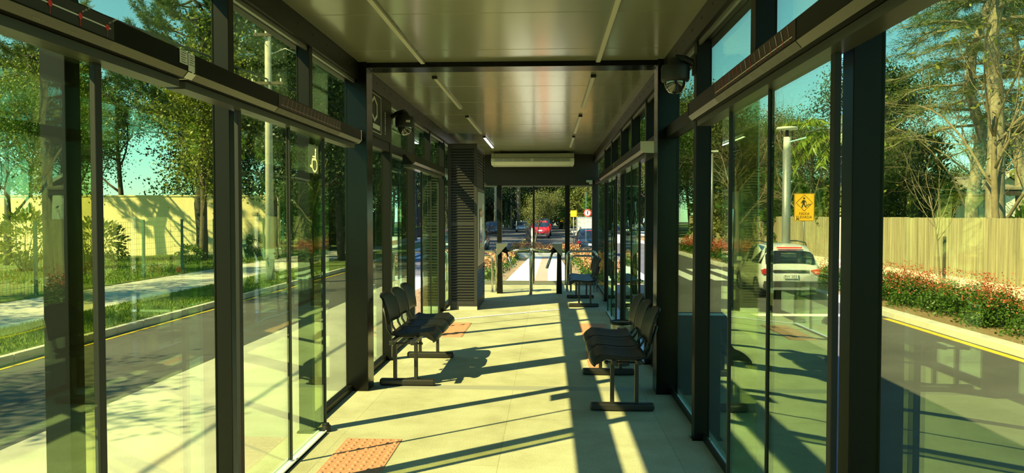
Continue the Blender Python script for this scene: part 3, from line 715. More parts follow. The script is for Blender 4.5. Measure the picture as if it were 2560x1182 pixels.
def broadleaf(seed,h=9,r0=.22,clear=.3,nleaf=9000,size=.16,sig=.45,lm='leaf',wm='bark',kids=(9,5,4),spread=.9):
    r=random.Random(seed); out=[];tips=[]
    P=dict(segs=(8,5,4,3),wob=(.05,.14,.2,.25),up=(.05,.06,.03,0),kids=kids,t0=(clear,.3,.25,.2),ang=(spread,.8,.8,.8),len=(.42,.55,.5,.5),rk=(.5,.55,.55,.5),max=3,taper=.7)
    grow(r,Vector((0,0,-.1)),Vector((0,0,1)),h,r0,0,P,out,tips)
    w=woodmesh('wood',out,M[wm]); g=np.random.default_rng(seed)
    T=np.array([t[0][:] for t in tips]); idx=g.integers(0,len(T),nleaf); c=T[idx]+g.normal(size=(nleaf,3))*sig*np.array([1,1,.8])
    return w,leafmesh('leaves',c,size,.55,M[lm],seed,up=1.0)
def conifer(seed,h=14,r0=.28,clear=.45,nb=46,Lb=3.2,lm='needle',wm='bark',curl=.35,tuft=260,nl=.30,sig=.20,araucaria=True):
    """straight trunk, whorled limbs; araucaria: limbs sweep up and end in spiky tufts; else drooping sprays"""
    r=random.Random(seed); out=[]; c=[];d=[]
    n=10; tp=[Vector((r.gauss(0,.04)*i,r.gauss(0,.04)*i,h*i/n-.1)) for i in range(n+1)]; out.append((tp,[r0*(1-.75*i/n) for i in range(n+1)],0))
    g=np.random.default_rng(seed)
    for k in range(nb):
        f=k/(nb-1); z=h*(clear+(1-clear)*f*.985); i=min(int(z/h*n),n-1); base=tp[i].lerp(tp[i+1],z/h*n-i)
        an=k*2.399+r.uniform(-.3,.3); L=Lb*((1-.55*f) if araucaria else (1-.8*f**1.3))*r.uniform(.75,1.15)
        hd=Vector((math.cos(an),math.sin(an),0)); pts=[]; S_=6
        for j in range(S_+1):
            u=j/S_
            zz=L*(-.12*math.sin(PI*u)+curl*u**2.2) if araucaria else L*(.10*u-curl*u**2)
            pts.append(base+hd*L*u*(1-.08*u)+Vector((0,0,zz))+rv(r)*.03*L*u)
        out.append((pts,[max(.012,r0*.22*(1-.8*j/S_)) for j in range(S_+1)],1))
        if araucaria:
            tps=[(pts[-1],hd*.6+Vector((0,0,.8)),1.0),(pts[-2],hd+Vector((0,0,.4)),.6)]
            for q in range(4):
                j=r.randint(3,S_-1); sd=hd.cross(Vector((0,0,1)))*r.choice((-1,1)); dd=(hd*.7+sd*r.uniform(.5,1)+Vector((0,0,.3))).normalized(); e_=pts[j]+dd*L*.22
                out.append(([pts[j],pts[j].lerp(e_,.5)-Vector((0,0,.03)),e_],[.02,.016,.012],2)); tps.append((e_,dd+Vector((0,0,.5)),.7)); tps.append((pts[j].lerp(e_,.5),dd,.4))
            for q,ax,s in tps:
                ax=np.array(ax.normalized()); m=int(tuft*s); dirs=g.normal(size=(m,3))*.75+ax*.8; dirs/=np.linalg.norm(dirs,axis=1)[:,None]
                t=g.uniform(-.25,.35,m)[:,None]; c.append(np.array(q)+ax*t*1.1+dirs*nl*.5+g.normal(size=(m,3))*.04); d.append(dirs)
        else:
            for j in range(1,S_+1):
                for q in range(3):
                    sd=hd.cross(Vector((0,0,1)))*r.uniform(-1,1); dd=(hd*.8+sd+Vector((0,0,-.25+.3*r.random()))).normalized(); p0=pts[j]; e_=p0+dd*L*.24
                    out.append(([p0,e_],[.014,.006],2))
                    m=int(tuft*.25); t=g.uniform(.1,1.1,m)[:,None]; dirs=g.normal(size=(m,3))*.6+np.array(dd)*.7; dirs/=np.linalg.norm(dirs,axis=1)[:,None]
                    c.append(np.array(p0)+(np.array(e_)-np.array(p0))*t+g.normal(size=(m,3))*sig*.4+dirs*nl*.35); d.append(dirs)
    w=woodmesh('wood',out,M[wm]); cc=np.concatenate(c); 
    return w,leafmesh('needles',cc,nl,.07 if araucaria else .05,M[lm],seed,dirs=np.concatenate(d))
def shrub(seed,sx,sy,sz,n,size,lm,base=.1):
    g=np.random.default_rng(seed); u=g.normal(size=(n,3)); u/=np.linalg.norm(u,axis=1)[:,None]; rr=g.uniform(.55,1,n)[:,None]**.6
    lump=1+.22*np.sin(u[:,:1]*5+seed)*np.cos(u[:,1:2]*6+seed*2)+.12*np.sin(u[:,2:3]*9)
    c=u*rr*lump*np.array([sx,sy,sz]); c[:,2]=c[:,2]+sz*.95+base; c=c[c[:,2]>.02]
    me=leafmesh('foliage',c,size,.55,M[lm],seed,up=.8)
    r=random.Random(seed); out=[]
    for k in range(7):
        p=Vector((r.uniform(-.2,.2)*sx,r.uniform(-.2,.2)*sy,0)); e_=Vector((r.uniform(-.7,.7)*sx,r.uniform(-.7,.7)*sy,sz*r.uniform(1.0,1.7)))
        out.append(([p,p.lerp(e_,.5)+rv(r)*.08*sz,e_],[.035*sz,.02*sz,.006],1))
    return woodmesh('stems',out,M['bark']),me
def put_shrub(pair,loc,label,sc=1,group=None,rz=0,name='shrub',cat='shrub'):
    e=empty(name,(0,0,0),label,cat,group)
    for nm,m in (('stem',pair[0]),('foliage',pair[1])):
        o=bpy.data.objects.new(nm,m); C.objects.link(o); o.parent=e
    e.location=loc; e.scale=(sc,)*3 if not isinstance(sc,tuple) else sc; e.rotation_euler=(0,0,rz); return e
# ------------------------------------------------------------------ LEFT SIDE
# grass blades on the verge
g=np.random.default_rng(3); n=26000; c=np.stack([g.uniform(-11.2,-9.15,n),g.uniform(6,30,n)**1.0,np.full(n,K+.03)],1)
o=link('verge_grass',leafmesh('blades',c,.09,.22,M['blade'],3,dirs=np.tile([0,0,1.],(n,1)))); tag(o,'short mown grass on verge between left kerb and sidewalk','grass',kind='stuff')
n=22000; c=np.stack([g.uniform(-22,-14.6,n),g.uniform(24,40.8,n),np.full(n,K+.07)],1)
o=link('yard_grass',leafmesh('blades',c,.15,.22,M['blade'],4,dirs=np.tile([0,0,1.],(n,1)))); tag(o,'grass behind green mesh fence in front of yellow wall','grass',kind='stuff')
# yellow wall
e=empty('boundary_wall',(-26,41.2,K),'pale yellow rendered wall behind the left mesh fence','wall')
obj('panel',MB().box(-38,-15.2,41.0,41.3,K,2.55),M['wallyellow'],e); obj('coping',MB().box(-38,-15.15,40.96,41.34,2.55,2.62),M['wallyellow'],e)
# green mesh fence along the sidewalk
e=empty('mesh_fence',(-14.75,25,K),'green wire mesh fence with posts along left sidewalk','fence')
y=9.2; pts=[]
while y<62:
    obj('fence_post',MB().box(-14.80,-14.72,y-.04,y+.04,K,1.33),M['greenpost'],e,bevel=.006); pts.append(y); y+=2.85
g_=MB(); y=9.2
while y<62: g_.box(-14.757,-14.753,y-.003,y+.003,K+.1,1.25); y+=.14
z=K+.1
while z<1.3: g_.box(-14.757,-14.750,9.2,61.5,z-.003,z+.003); z+=.2
obj('wire_mesh',g_,M['greenpost'],e)
# utility pole
def pole(x,y,top,r,label,mt='pole',arms=True,base=K,name='utility_pole',cat='pole'):
    e=empty(name,(x,y,base),label,cat); g=MB(); g.smooth=True; g.tube([(x,y,base),(x,y,top)],[r,r*.7],16); obj('shaft',g,M[mt],e)
    if arms:
        for z,w in ((top-.5,.45),(top-2.2,.6)): obj('cross_arm',MB().box(x-w,x+w,y-r-.06,y-r+.02,z-.05,z+.05),M['bark'],e)
        g=MB()
        for z,w in ((top-.5,.45),(top-2.2,.6)):
            for k in (-1,0,1): g.cyl((x+k*w*.85,y-r,z+.11),.03,.12,10)
        obj('insulator',g,M['label'],e)
        g=MB(); g.smooth=True; g.tube([(x,y,top-1.2),(x+.7,y-.2,top-1.0),(x+1.2,y-.3,top-1.25)],.02,6); obj('bracket',g,M['steel_d'],e)
    return e
pole(-9.95,26.0,8.35,.155,'round concrete utility pole on left verge, seen above the header')
for k,(dx,z) in enumerate(((-.4,7.95),(.4,7.95),(0,6.3))):
    g=MB(); g.smooth=True; P=[(-9.95+dx,-14,z),(-9.95+dx,-4,z-.35),(-9.95+dx,6,z-.5),(-9.95+dx,16,z-.35),(-9.95+dx,25.85,z),(-9.0+dx,48,z+.3),(-7.8+dx,70,z+1.6),(-6.6+dx,91.8,z+3.6)]
    g.tube(P,.012 if k<2 else .03,6)
    tag(obj('overhead_cable',g,M['gasket']),['upper cable nearer the lawn, strung from round utility pole','upper cable nearer the road, strung from round utility pole','thick lower cable strung from round utility pole'][k],'cable','overhead cables on the left')
# trees left
AR=[conifer(11,h=15,r0=.30,clear=.42,nb=54,Lb=4.6,lm='needle',wm='barkd'),conifer(12,h=15.5,r0=.30,clear=.42,nb=44,Lb=4.4,lm='needley',wm='bark')]
tree_thing('araucaria_tree',(-17.7,37,K),'dark-trunked araucaria rising behind left mesh fence in front of yellow wall',AR[0][0],AR[0][1],'araucarias on the left')
tree_thing('araucaria_tree',(-14.6,38.5,K),'araucaria with pale needle tufts behind the utility pole',AR[1][0],AR[1][1],'araucarias on the left',1.3,1.0)
tree_thing('araucaria_tree',(-26,38,K),'araucaria at far left, upper edge of the photo',AR[1][0],AR[1][1],'araucarias on the left',2.6,.95)
BL=[broadleaf(21,h=9,nleaf=19000,size=.165,sig=.5),broadleaf(22,h=8,nleaf=17000,size=.165,sig=.5,lm='leafy'),broadleaf(23,h=10,nleaf=24000,size=.18,sig=.55,lm='leafd',wm='barkd',clear=.15),broadleaf(24,h=8,nleaf=15000,size=.18,sig=.55,lm='leafo')]
def bl(i,x,y,label,sc=1,rz=0,group=None,name='broadleaf_tree',z=K): return tree_thing(name,(x,y,z),label,BL[i][0],BL[i][1],group,rz,sc)
bl(1,-17.0,35.6,'yellow-green leafy tree leaning on the araucaria trunk by yellow wall',.95,.4)
bl(0,-17.5,27.0,'bright green tree spreading leafy branches before yellow wall',.62,2.0)
bl(2,-11.0,33.0,'dense dark tree on left verge beside left portal post',.95,1.0)
bl(2,-10.6,37.5,'dark ivy-covered tree right behind the dense dark tree',.95,3.0)
bl(0,-12.6,46.0,'mid green tree at the end of yellow wall',1.1,.3)
bl(2,-22,47,'dark tree behind left part of yellow wall',1.05,.8); bl(0,-27,46,'green tree behind yellow wall, second from left',1.0,2.2); bl(2,-33,46,'dark tree behind the far left end of yellow wall',1.0,4.0); bl(3,-18,48,'olive tree behind right part of yellow wall',1.15,5.0)
bl(1,-25.0,33,'yellow-leaved tree near left edge in front of yellow wall',.85,1.9)
# shade trees beside the camera, left of the frame (their shadows fall on road and verge)
bl(3,-14.8,2.9,'olive shade tree on verge beside the camera',.72,.9); bl(0,-19.6,10.5,'green shade tree on left of the sidewalk beside the camera',.85,2.9); bl(0,-19.5,17.5,'green shade tree behind left sidewalk',.85,4.2)
# low plants by the wall
SH=[shrub(31,.8,.8,.55,1300,.13,'leaf'),shrub(32,.9,.9,.8,1500,.14,'leafy'),shrub(33,1.6,1.6,2.1,5200,.2,'leafd'),shrub(34,1.5,1.5,1.4,3600,.2,'leafo'),shrub(35,1.5,1.5,1.3,3600,.2,'leaf')]
for i,(x,y,k,s,l) in enumerate([(-16.3,33,0,.8,'low green shrub by the fence posts left of araucaria trunk'),(-19.5,31,1,1.3,'yellow-green shrub near left door edge before yellow wall'),(-16.0,39.8,0,1.0,'small green shrub at the foot of yellow wall near its end'),(-21.0,29,1,1.5,'tall yellow-green shrub at far left by yellow wall')]): put_shrub(SH[k],(x,y,K+.03),l,s)
# street trees further along the left side
FL=[(-13,56,2,1.2),(-12,66,0,1.1),(-13.5,76,2,1.4),(-12.0,88,2,1.3),(-9.5,104,2,1.5),(-15,96,3,1.5),(-18,62,0,1.3),(-8.2,120,2,1.6),(-6.4,136,2,1.7)]
od=['first','second','third','fourth','fifth','sixth','seventh','eighth','ninth','tenth']
FL.sort(key=lambda t:t[1])
for i,(x,y,k,s) in enumerate(FL): bl(k,x,y,'%s %s street tree along left side beyond the wall, counting from the station'%(od[i],['green','yellow','dark','olive'][k]),s,i*1.7,'street trees along left side')
LB=[(-15.6,50,3,1.7),(-17,57,2,1.9),(-15.8,64,4,1.8),(-17,72,2,2.2),(-15.2,81,3,2.1),(-16.5,92,2,2.6),(-14,106,2,2.6),(-20,66,4,2.4),(-24,58,2,2.6)]
for i,(x,y,k,s) in enumerate(LB): put_shrub(SH[k],(x,y,K+.03),'%s big %s bush behind the left roadside hedge, counting from the station'%(od[i],['','','dark','olive','green'][k]),s,'bushes behind the left hedge',i*1.1)
# hedge across the road seen through second left module
for i in range(5): put_shrub(SH[4],(-13.2-.4*(i%2),50+i*3.0,K),'%s bright green clump of the left roadside hedge, counting from the station'%od[i],(1.2,1.2,.85),'left roadside hedge',i,'hedge','hedge')
# ------------------------------------------------------------------ RIGHT SIDE
e=empty('slab_fence',(13.6,30,K),'tall fence of weathered concrete slats along right sidewalk','fence')
g_=MB(); r=random.Random(8); y=4.0
while y<72:
    g_.box(13.53+r.uniform(0,.035),13.66,y+.010,y+.113,K+.28,1.40+r.uniform(-.015,.015)); y+=.125
obj('slat_row',g_,M['fence'],e); g_=MB(); y=4.0
while y<72: g_.box(13.62,13.76,y-.06,y+.06,K,1.42); y+=2.5
obj('fence_post',g_,M['fence'],e)['kind']='stuff'
obj('footing',MB().box(13.52,13.72,4,72,K,K+.28),M['kerb'],e)
# flower bed
def flowers(name,boxes,n,label,zf,seed,h=.55,hr=.6,size=.09,fm=None):
    g=np.random.default_rng(seed); cs=[];fs=[]
    tot=sum((b[1]-b[0])*(b[3]-b[2]) for b in boxes)
    for x0,x1,y0,y1 in boxes:
        m=int(n*(x1-x0)*(y1-y0)/tot); npl=max(4,int((x1-x0)*(y1-y0)*6)); px_=np.stack([g.uniform(x0+.12,x1-.12,npl),g.uniform(y0+.1,y1-.1,npl)],1); hh=h*g.uniform(.65,1.2,npl)
        i=g.integers(0,npl,m); t=g.uniform(0,1,m)**.7; xy=px_[i]+g.normal(size=(m,2))*.16; z=zf(xy[:,1])+t*hh[i]*(1-.9*np.minimum(1,((xy-px_[i])**2).sum(1)/.15))
        cs.append(np.stack([xy[:,0],xy[:,1],z],1))
        m=int(m*hr); i=g.integers(0,npl,m); t=g.uniform(.75,1.45,m); xy=px_[i]+g.normal(size=(m,2))*.13; fs.append(np.stack([xy[:,0],xy[:,1],zf(xy[:,1])+t*hh[i]],1))
    cs=np.concatenate(cs);fs=np.concatenate(fs)
    b=boxes[0]; e=empty(name,((b[0]+b[1])/2,(b[2]+b[3])/2,float(zf(np.array([b[2]]))[0])),label,'flower bed')
    tag(link('foliage',leafmesh('foliage',cs,size,.55,M['leaf'],seed,up=.6),e),kind='stuff'); tag(link('blossoms',leafmesh('blossoms',fs,size*.62,.7,fm or M['flower'],seed+1,up=.3),e),kind='stuff')
flat=lambda y: np.full(np.shape(y),K)
flowers('flower_bed',[(8.95,10.75,9,26.2)],52000,'bed of green plants with red blossoms along right kerb',flat,41,.62,.16,.075)
flowers('flower_bed',[(8.8,10.7,36,52)],9000,'distant flower bed by the right sidewalk beyond the raised crosswalk',flat,42,.6,.6,.13)
ramp=lambda y: -.18-.027*(y-16)
flowers('flower_bed',[(-2.9,-1.55,19,40)],9000,'red flower bed left of the path beyond the end doors',ramp,43,.34,.45,.11,M['far_flower'])
flowers('flower_bed',[(1.1,2.35,19,40)],8000,'red flower bed right of the path beyond the end doors',ramp,44,.34,.45,.11,M['far_flower'])
flowers('flower_bed',[(-2.3,1.8,41.6,45.6)],7000,'red flower bed across the end of the path',lambda y: np.full(np.shape(y),-.78),45,.40,.6,.13,M['far_flower'])
# sapling with stake
P=dict(segs=(7,5,4),wob=(.06,.12,.15),up=(.05,.22,.15),kids=(11,3),t0=(.5,.25),ang=(.75,.6),len=(.5,.5),rk=(.5,.55),max=2,taper=.6)
out=[];tips=[]; grow(random.Random(5),Vector((0,0,0)),Vector((.05,0,1)),2.9,.035,0,P,out,tips)
e=tree_thing('sapling_tree',(11.0,21.3,K),'thin leafless sapling tied to dark stake behind the red flower bed',woodmesh('wood',out,M['twig']),None)
g_=MB(); g_.smooth=True; g_.tube([(.09,0,0),(.09,0,1.75)],.045,8); st=bpy.data.objects.new('stake',mesh_of('stake',g_,M['barkd'])); C.objects.link(st); st.parent=e
# pines, right
PN=[conifer(51,h=15,r0=.30,clear=.40,nb=44,Lb=4.2,lm='needley',wm='barkp',araucaria=False,curl=.30,tuft=190,nl=.30),conifer(52,h=16,r0=.32,clear=.52,nb=44,Lb=3.6,lm='needle',wm='barkp',araucaria=False,curl=.22,tuft=210,nl=.30)]
tree_thing('pine_tree',(16.4,29.5,K),'left of the two pale-barked pines behind the slat fence',PN[0][0],PN[0][1],'pines behind the right fence',0,.95)
tree_thing('pine_tree',(14.35,24.6,K),'right and thicker of the two pale-barked pines behind the slat fence',PN[1][0],PN[1][1],'pines behind the right fence',1.2,1.0)
tree_thing('pine_tree',(23.5,38,K),'pine further back, crown high at right edge',PN[0][0],PN[0][1],'pines behind the right fence',2.5,1.0)
# bare tree, built to its own limbs
P=dict(segs=(7,7,6,5,4),wob=(.06,.12,.16,.2,.2),up=(.03,.04,.03,.0,0),kids=(7,9,7,4),t0=(.25,.2,.15,.15),ang=(.55,.7,.75,.8),len=(.78,.62,.55,.5),rk=(.55,.42,.42,.45),max=4,taper=.6)
out=[];tips=[]; grow(random.Random(62),Vector((0,0,0)),Vector((-.2,.05,1)),5.6,.14,0,P,out,tips)
BT=woodmesh('wood',out,M['twig'],(10,8,5,3,3)); g=np.random.default_rng(7); T=np.array([t[0][:] for t in tips]); i=g.integers(0,len(T),500)
BTL=leafmesh('leaves',T[i]+g.normal(size=(500,3))*.12,.16,.5,M['leafy'],7)
tree_thing('bare_tree',(14.15,23.6,K),'bare forked tree in front of the right pine trunk',BT,[('remaining_leaves',BTL)],'bare trees behind the right fence',0,1.0)
tree_thing('bare_tree',(17.3,32.0,K),'bare dark tree left of the left pine trunk',BT,[('remaining_leaves',BTL)],'bare trees behind the right fence',2.4,.9)
tree_thing('bare_tree',(14.5,42.0,K),'bare thin tree behind the bus stop lamp column',BT,None,'bare trees behind the right fence',4.0,1.0)
tree_thing('bare_tree',(11.6,46.0,K),'bare pale tree seen between right portal post and first right door post',BT,None,'bare trees behind the right fence',1.0,.95)
# palm
r=random.Random(71); out=[]; c=[];d=[]
out.append(([Vector((0,0,0)),Vector((.1,0,3)),Vector((.05,0,5.6))],[.2,.17,.16],0))
for k in range(26):
    an=k*2.4+r.uniform(-.2,.2); el=r.uniform(.15,1.25); L=r.uniform(2.6,3.4); hd=Vector((math.cos(an),math.sin(an),0)); p=Vector((.05,0,5.5)); pts=[p.copy()]; dd=(hd*math.cos(el)+Vector((0,0,math.sin(el)))).normalized()
    for j in range(9): dd=(dd+Vector((0,0,-.20))).normalized(); p=p+dd*L/9; pts.append(p.copy())
    out.append((pts,[.035*(1-.09*j) for j in range(10)],1))
    for j in range(1,46):
        t=j/46*9; i=min(int(t),8); q=pts[i].lerp(pts[i+1],t-i); ax=(pts[i+1]-pts[i]).normalized(); sd=ax.cross(Vector((0,0,1))).normalized()
        for s in (-1,1):
            ld=(sd*s*.75+ax*.6+Vector((0,0,-.55))).normalized(); l=.62*(1-abs(j/46-.45)); c.append(q+ld*l*.5); d.append(ld)
pw=woodmesh('wood',out,M['bark']); pc=leafmesh('fronds',[v[:] for v in c],.66,.11,M['palm'],71,dirs=[v[:] for v in d])
tree_thing('palm_tree',(15.9,41.5,K),'palm with drooping fronds behind the yellow crossing sign',pw,[('fronds',pc)],None,.5,1.15)
# shrubs and trees behind the fence
RS=[(16.2,33.5,2,(1.05,1.05,1.35),'tall dark evergreen shrub right of right door post behind the fence'),(17.4,38,2,1.25,'second dark evergreen shrub, behind the bare tree'),(15.6,33.5,2,1.0,'dark clipped shrub touching the fence left of the sapling'),
 (16.5,43,4,1.7,'green bush below the palm fronds'),(15.4,46,4,1.6,'green bush behind the yellow crossing sign'),(15.2,51,4,1.9,'round green bush between right door posts'),(14.9,56,3,1.9,'olive bush next to the lamp column beyond the fence'),(14.9,62,4,2.0,'green bush seen beside right portal post'),(15.4,38.5,3,1.3,'olive bush over the fence behind the white car'),
 (17.2,24.5,2,.8,'dark shrub behind the fence at far right edge'),(17.5,27.2,4,1.0,'leafy green bush beside the shed at right')]
for i,(x,y,k,s,l) in enumerate(RS): put_shrub(SH[k],(x,y,K),l,s,'shrubs behind the right fence',i*1.3)
for i,(x,y,k,s,l) in enumerate([(19,58,0,.9,'green tree beyond the fence behind the palm'),(17.5,70,1,1.0,'yellow-green tree far along the fence'),(20.5,47,2,.9,'dark tree behind the pines'),(25,48,3,.5,'olive tree between shed and house'),(39,62,0,.9,'round tree behind the gabled house'),(33,70,2,.8,'dark tree left of the gabled house'),(24,58,2,.7,'dark low tree behind the shed'),(14.3,66,3,1.25,'tall olive tree whose top shows beside the right portal camera')]): bl(k,x,y,l,s,i*2.1,'trees behind the right fence')
# shed
e=empty('garden_shed',(21,40,K),'low pale shed with shaded eaves behind the pines','shed')
obj('wall_panel',MB().box(19.3,22.8,38.5,41.5,K,2.45),M['shed'],e); obj('roof',MB().prism([(37.7,2.75),(37.7,2.87),(42,3.6),(42,3.48)],18.9,23.3,'x'),M['roof'],e); obj('fascia',MB().box(18.9,23.3,37.75,37.85,2.45,2.80),M['barkd'],e)
# gabled house
e=empty('gabled_house',(28.7,50,K),'white gabled house at right edge behind the pines','house')
obj('wall_panel',MB().prism([(27,K),(27,2.9),(28.7,3.95),(30.4,2.9),(30.4,K)],48,58,'y'),M['housewhite'],e)
obj('roof',MB().prism([(26.5,2.75),(28.7,4.05),(30.9,2.75),(30.9,2.98),(28.7,4.3),(26.5,2.98)],47.3,58.5,'y'),M['roof'],e)
obj('barge_board',MB().prism([(26.5,2.70),(28.7,4.02),(30.9,2.70),(30.9,2.92),(28.7,4.24),(26.5,2.92)],47.2,47.3,'y'),M['label'],e)
# lamp columns
def lamp(x,y,top,label,r=.075,big=False):
    e=empty('street_lamp',(x,y,K),label,'street lamp'); g=MB(); g.smooth=True; g.tube([(x,y,K),(x,y,top-.75 if big else top)],[r,r*.9],18); obj('column',g,M['lamppole'],e)
    if big:
        g=MB(); g.smooth=True; g.tube([(x,y,top-.8),(x,y,top-.35)],[r*.85,r*.75],16); obj('collar',g,M['offwhite'],e)
        g=MB(); g.smooth=True; g.tube([(x,y,top-.4),(x,y,top-.12)],.05,12).tube([(x+.16,y,top-.45),(x+.17,y,top-.12)],.012,6).tube([(x-.16,y,top-.45),(x-.17,y,top-.12)],.012,6); obj('stem',g,M['gasket'],e)
        g=MB(); g.smooth=True; g.lathe([(0,top-.04),(.3,top-.05),(.33,top-.09),(.30,top-.13),(0,top-.14)],(x,y,0),24); obj('head',g,M['offwhite'],e)
    else:
        obj('head',MB().box(x-.32,x+.32,y-.12,y+.12,top,top+.1),M['offwhite'],e,bevel=.02)
lamp(7.35,23.3,4.25,'thick grey lamp column with flat pale head behind the white car',.135,True)
lamp(9.15,42,5.0,'thin grey lamp column between the first right door posts',.075)
# crossing sign
x,y=9.15,27.0
e=empty('crossing_sign',(x,y,K),'yellow raised crossing sign on thin pole behind the white car','road sign')
g=MB(); g.smooth=True; g.tube([(x,y+.04,K),(x,y+.04,2.2)],.03,10); obj('post',g,M['steel_d'],e)
w=.355; pl=obj('plate',MB().box(x-w,x+w,y,y+.012,1.275,2.27),M['signy'],e)
g=MB(); Y=y-.003
def ss(pts,wd):
    for p,q_ in zip(pts,pts[1:]):
        dx,dz=q_[0]-p[0],q_[1]-p[1]; L=math.hypot(dx,dz) or 1; nx,nz=-dz/L*wd/2,dx/L*wd/2
        g.quad((x+p[0]+nx,Y,p[1]+nz),(x+q_[0]+nx,Y,q_[1]+nz),(x+q_[0]-nx,Y,q_[1]-nz),(x+p[0]-nx,Y,p[1]-nz))
cz_=1.93
ss([(0,cz_+.29),(.29,cz_),(0,cz_-.29),(-.29,cz_),(0,cz_+.29)],.016)
ss([(-w+.015,1.29),(w-.015,1.29),(w-.015,2.255),(-w+.015,2.255),(-w+.015,1.29)],.012)
ss([(-.02,cz_+.10),(-.03,cz_-.03)],.085); ss([(-.03,cz_-.02),(-.09,cz_-.17)],.04); ss([(-.02,cz_-.02),(.05,cz_-.16)],.04); ss([(-.05,cz_+.08),(-.12,cz_-.02)],.028); ss([(.02,cz_+.08),(.08,cz_+.0)],.028)
g.add([(x-.01+.035*math.cos(k*PI/6),Y,cz_+.165+.04*math.sin(k*PI/6)) for k in range(12)],[tuple(range(12))])
for k in range(3): ss([(.06+.06*k,cz_-.17+.04*k),(.085+.06*k,cz_-.03)],.026)
ss([(-.28,1.33),(-.23,1.36),(-.18,1.33)],.04)
obj('crossing_symbol',g,M['signk'],pl)
def text(name,s,loc,size,mt,parent,rot=(PI/2,0,0),ext=.001,align='CENTER'):
    cu=bpy.data.curves.new(name,'FONT'); cu.body=s; cu.size=size; cu.align_x=align; cu.extrude=ext; cu.materials.append(mt)
    t=bpy.data.objects.new('t',cu); C.objects.link(t); bpy.context.view_layer.update()
    me=bpy.data.meshes.new_from_object(t.evaluated_get(bpy.context.evaluated_depsgraph_get())); bpy.data.objects.remove(t)
    o=link(name,me,parent); o.location=loc; o.rotation_euler=rot; return o
text('lettering','FAIXA',(x,Y,1.50),.135,M['signk'],pl); text('lettering','ELEVADA',(x,Y,1.375),.135,M['signk'],pl)
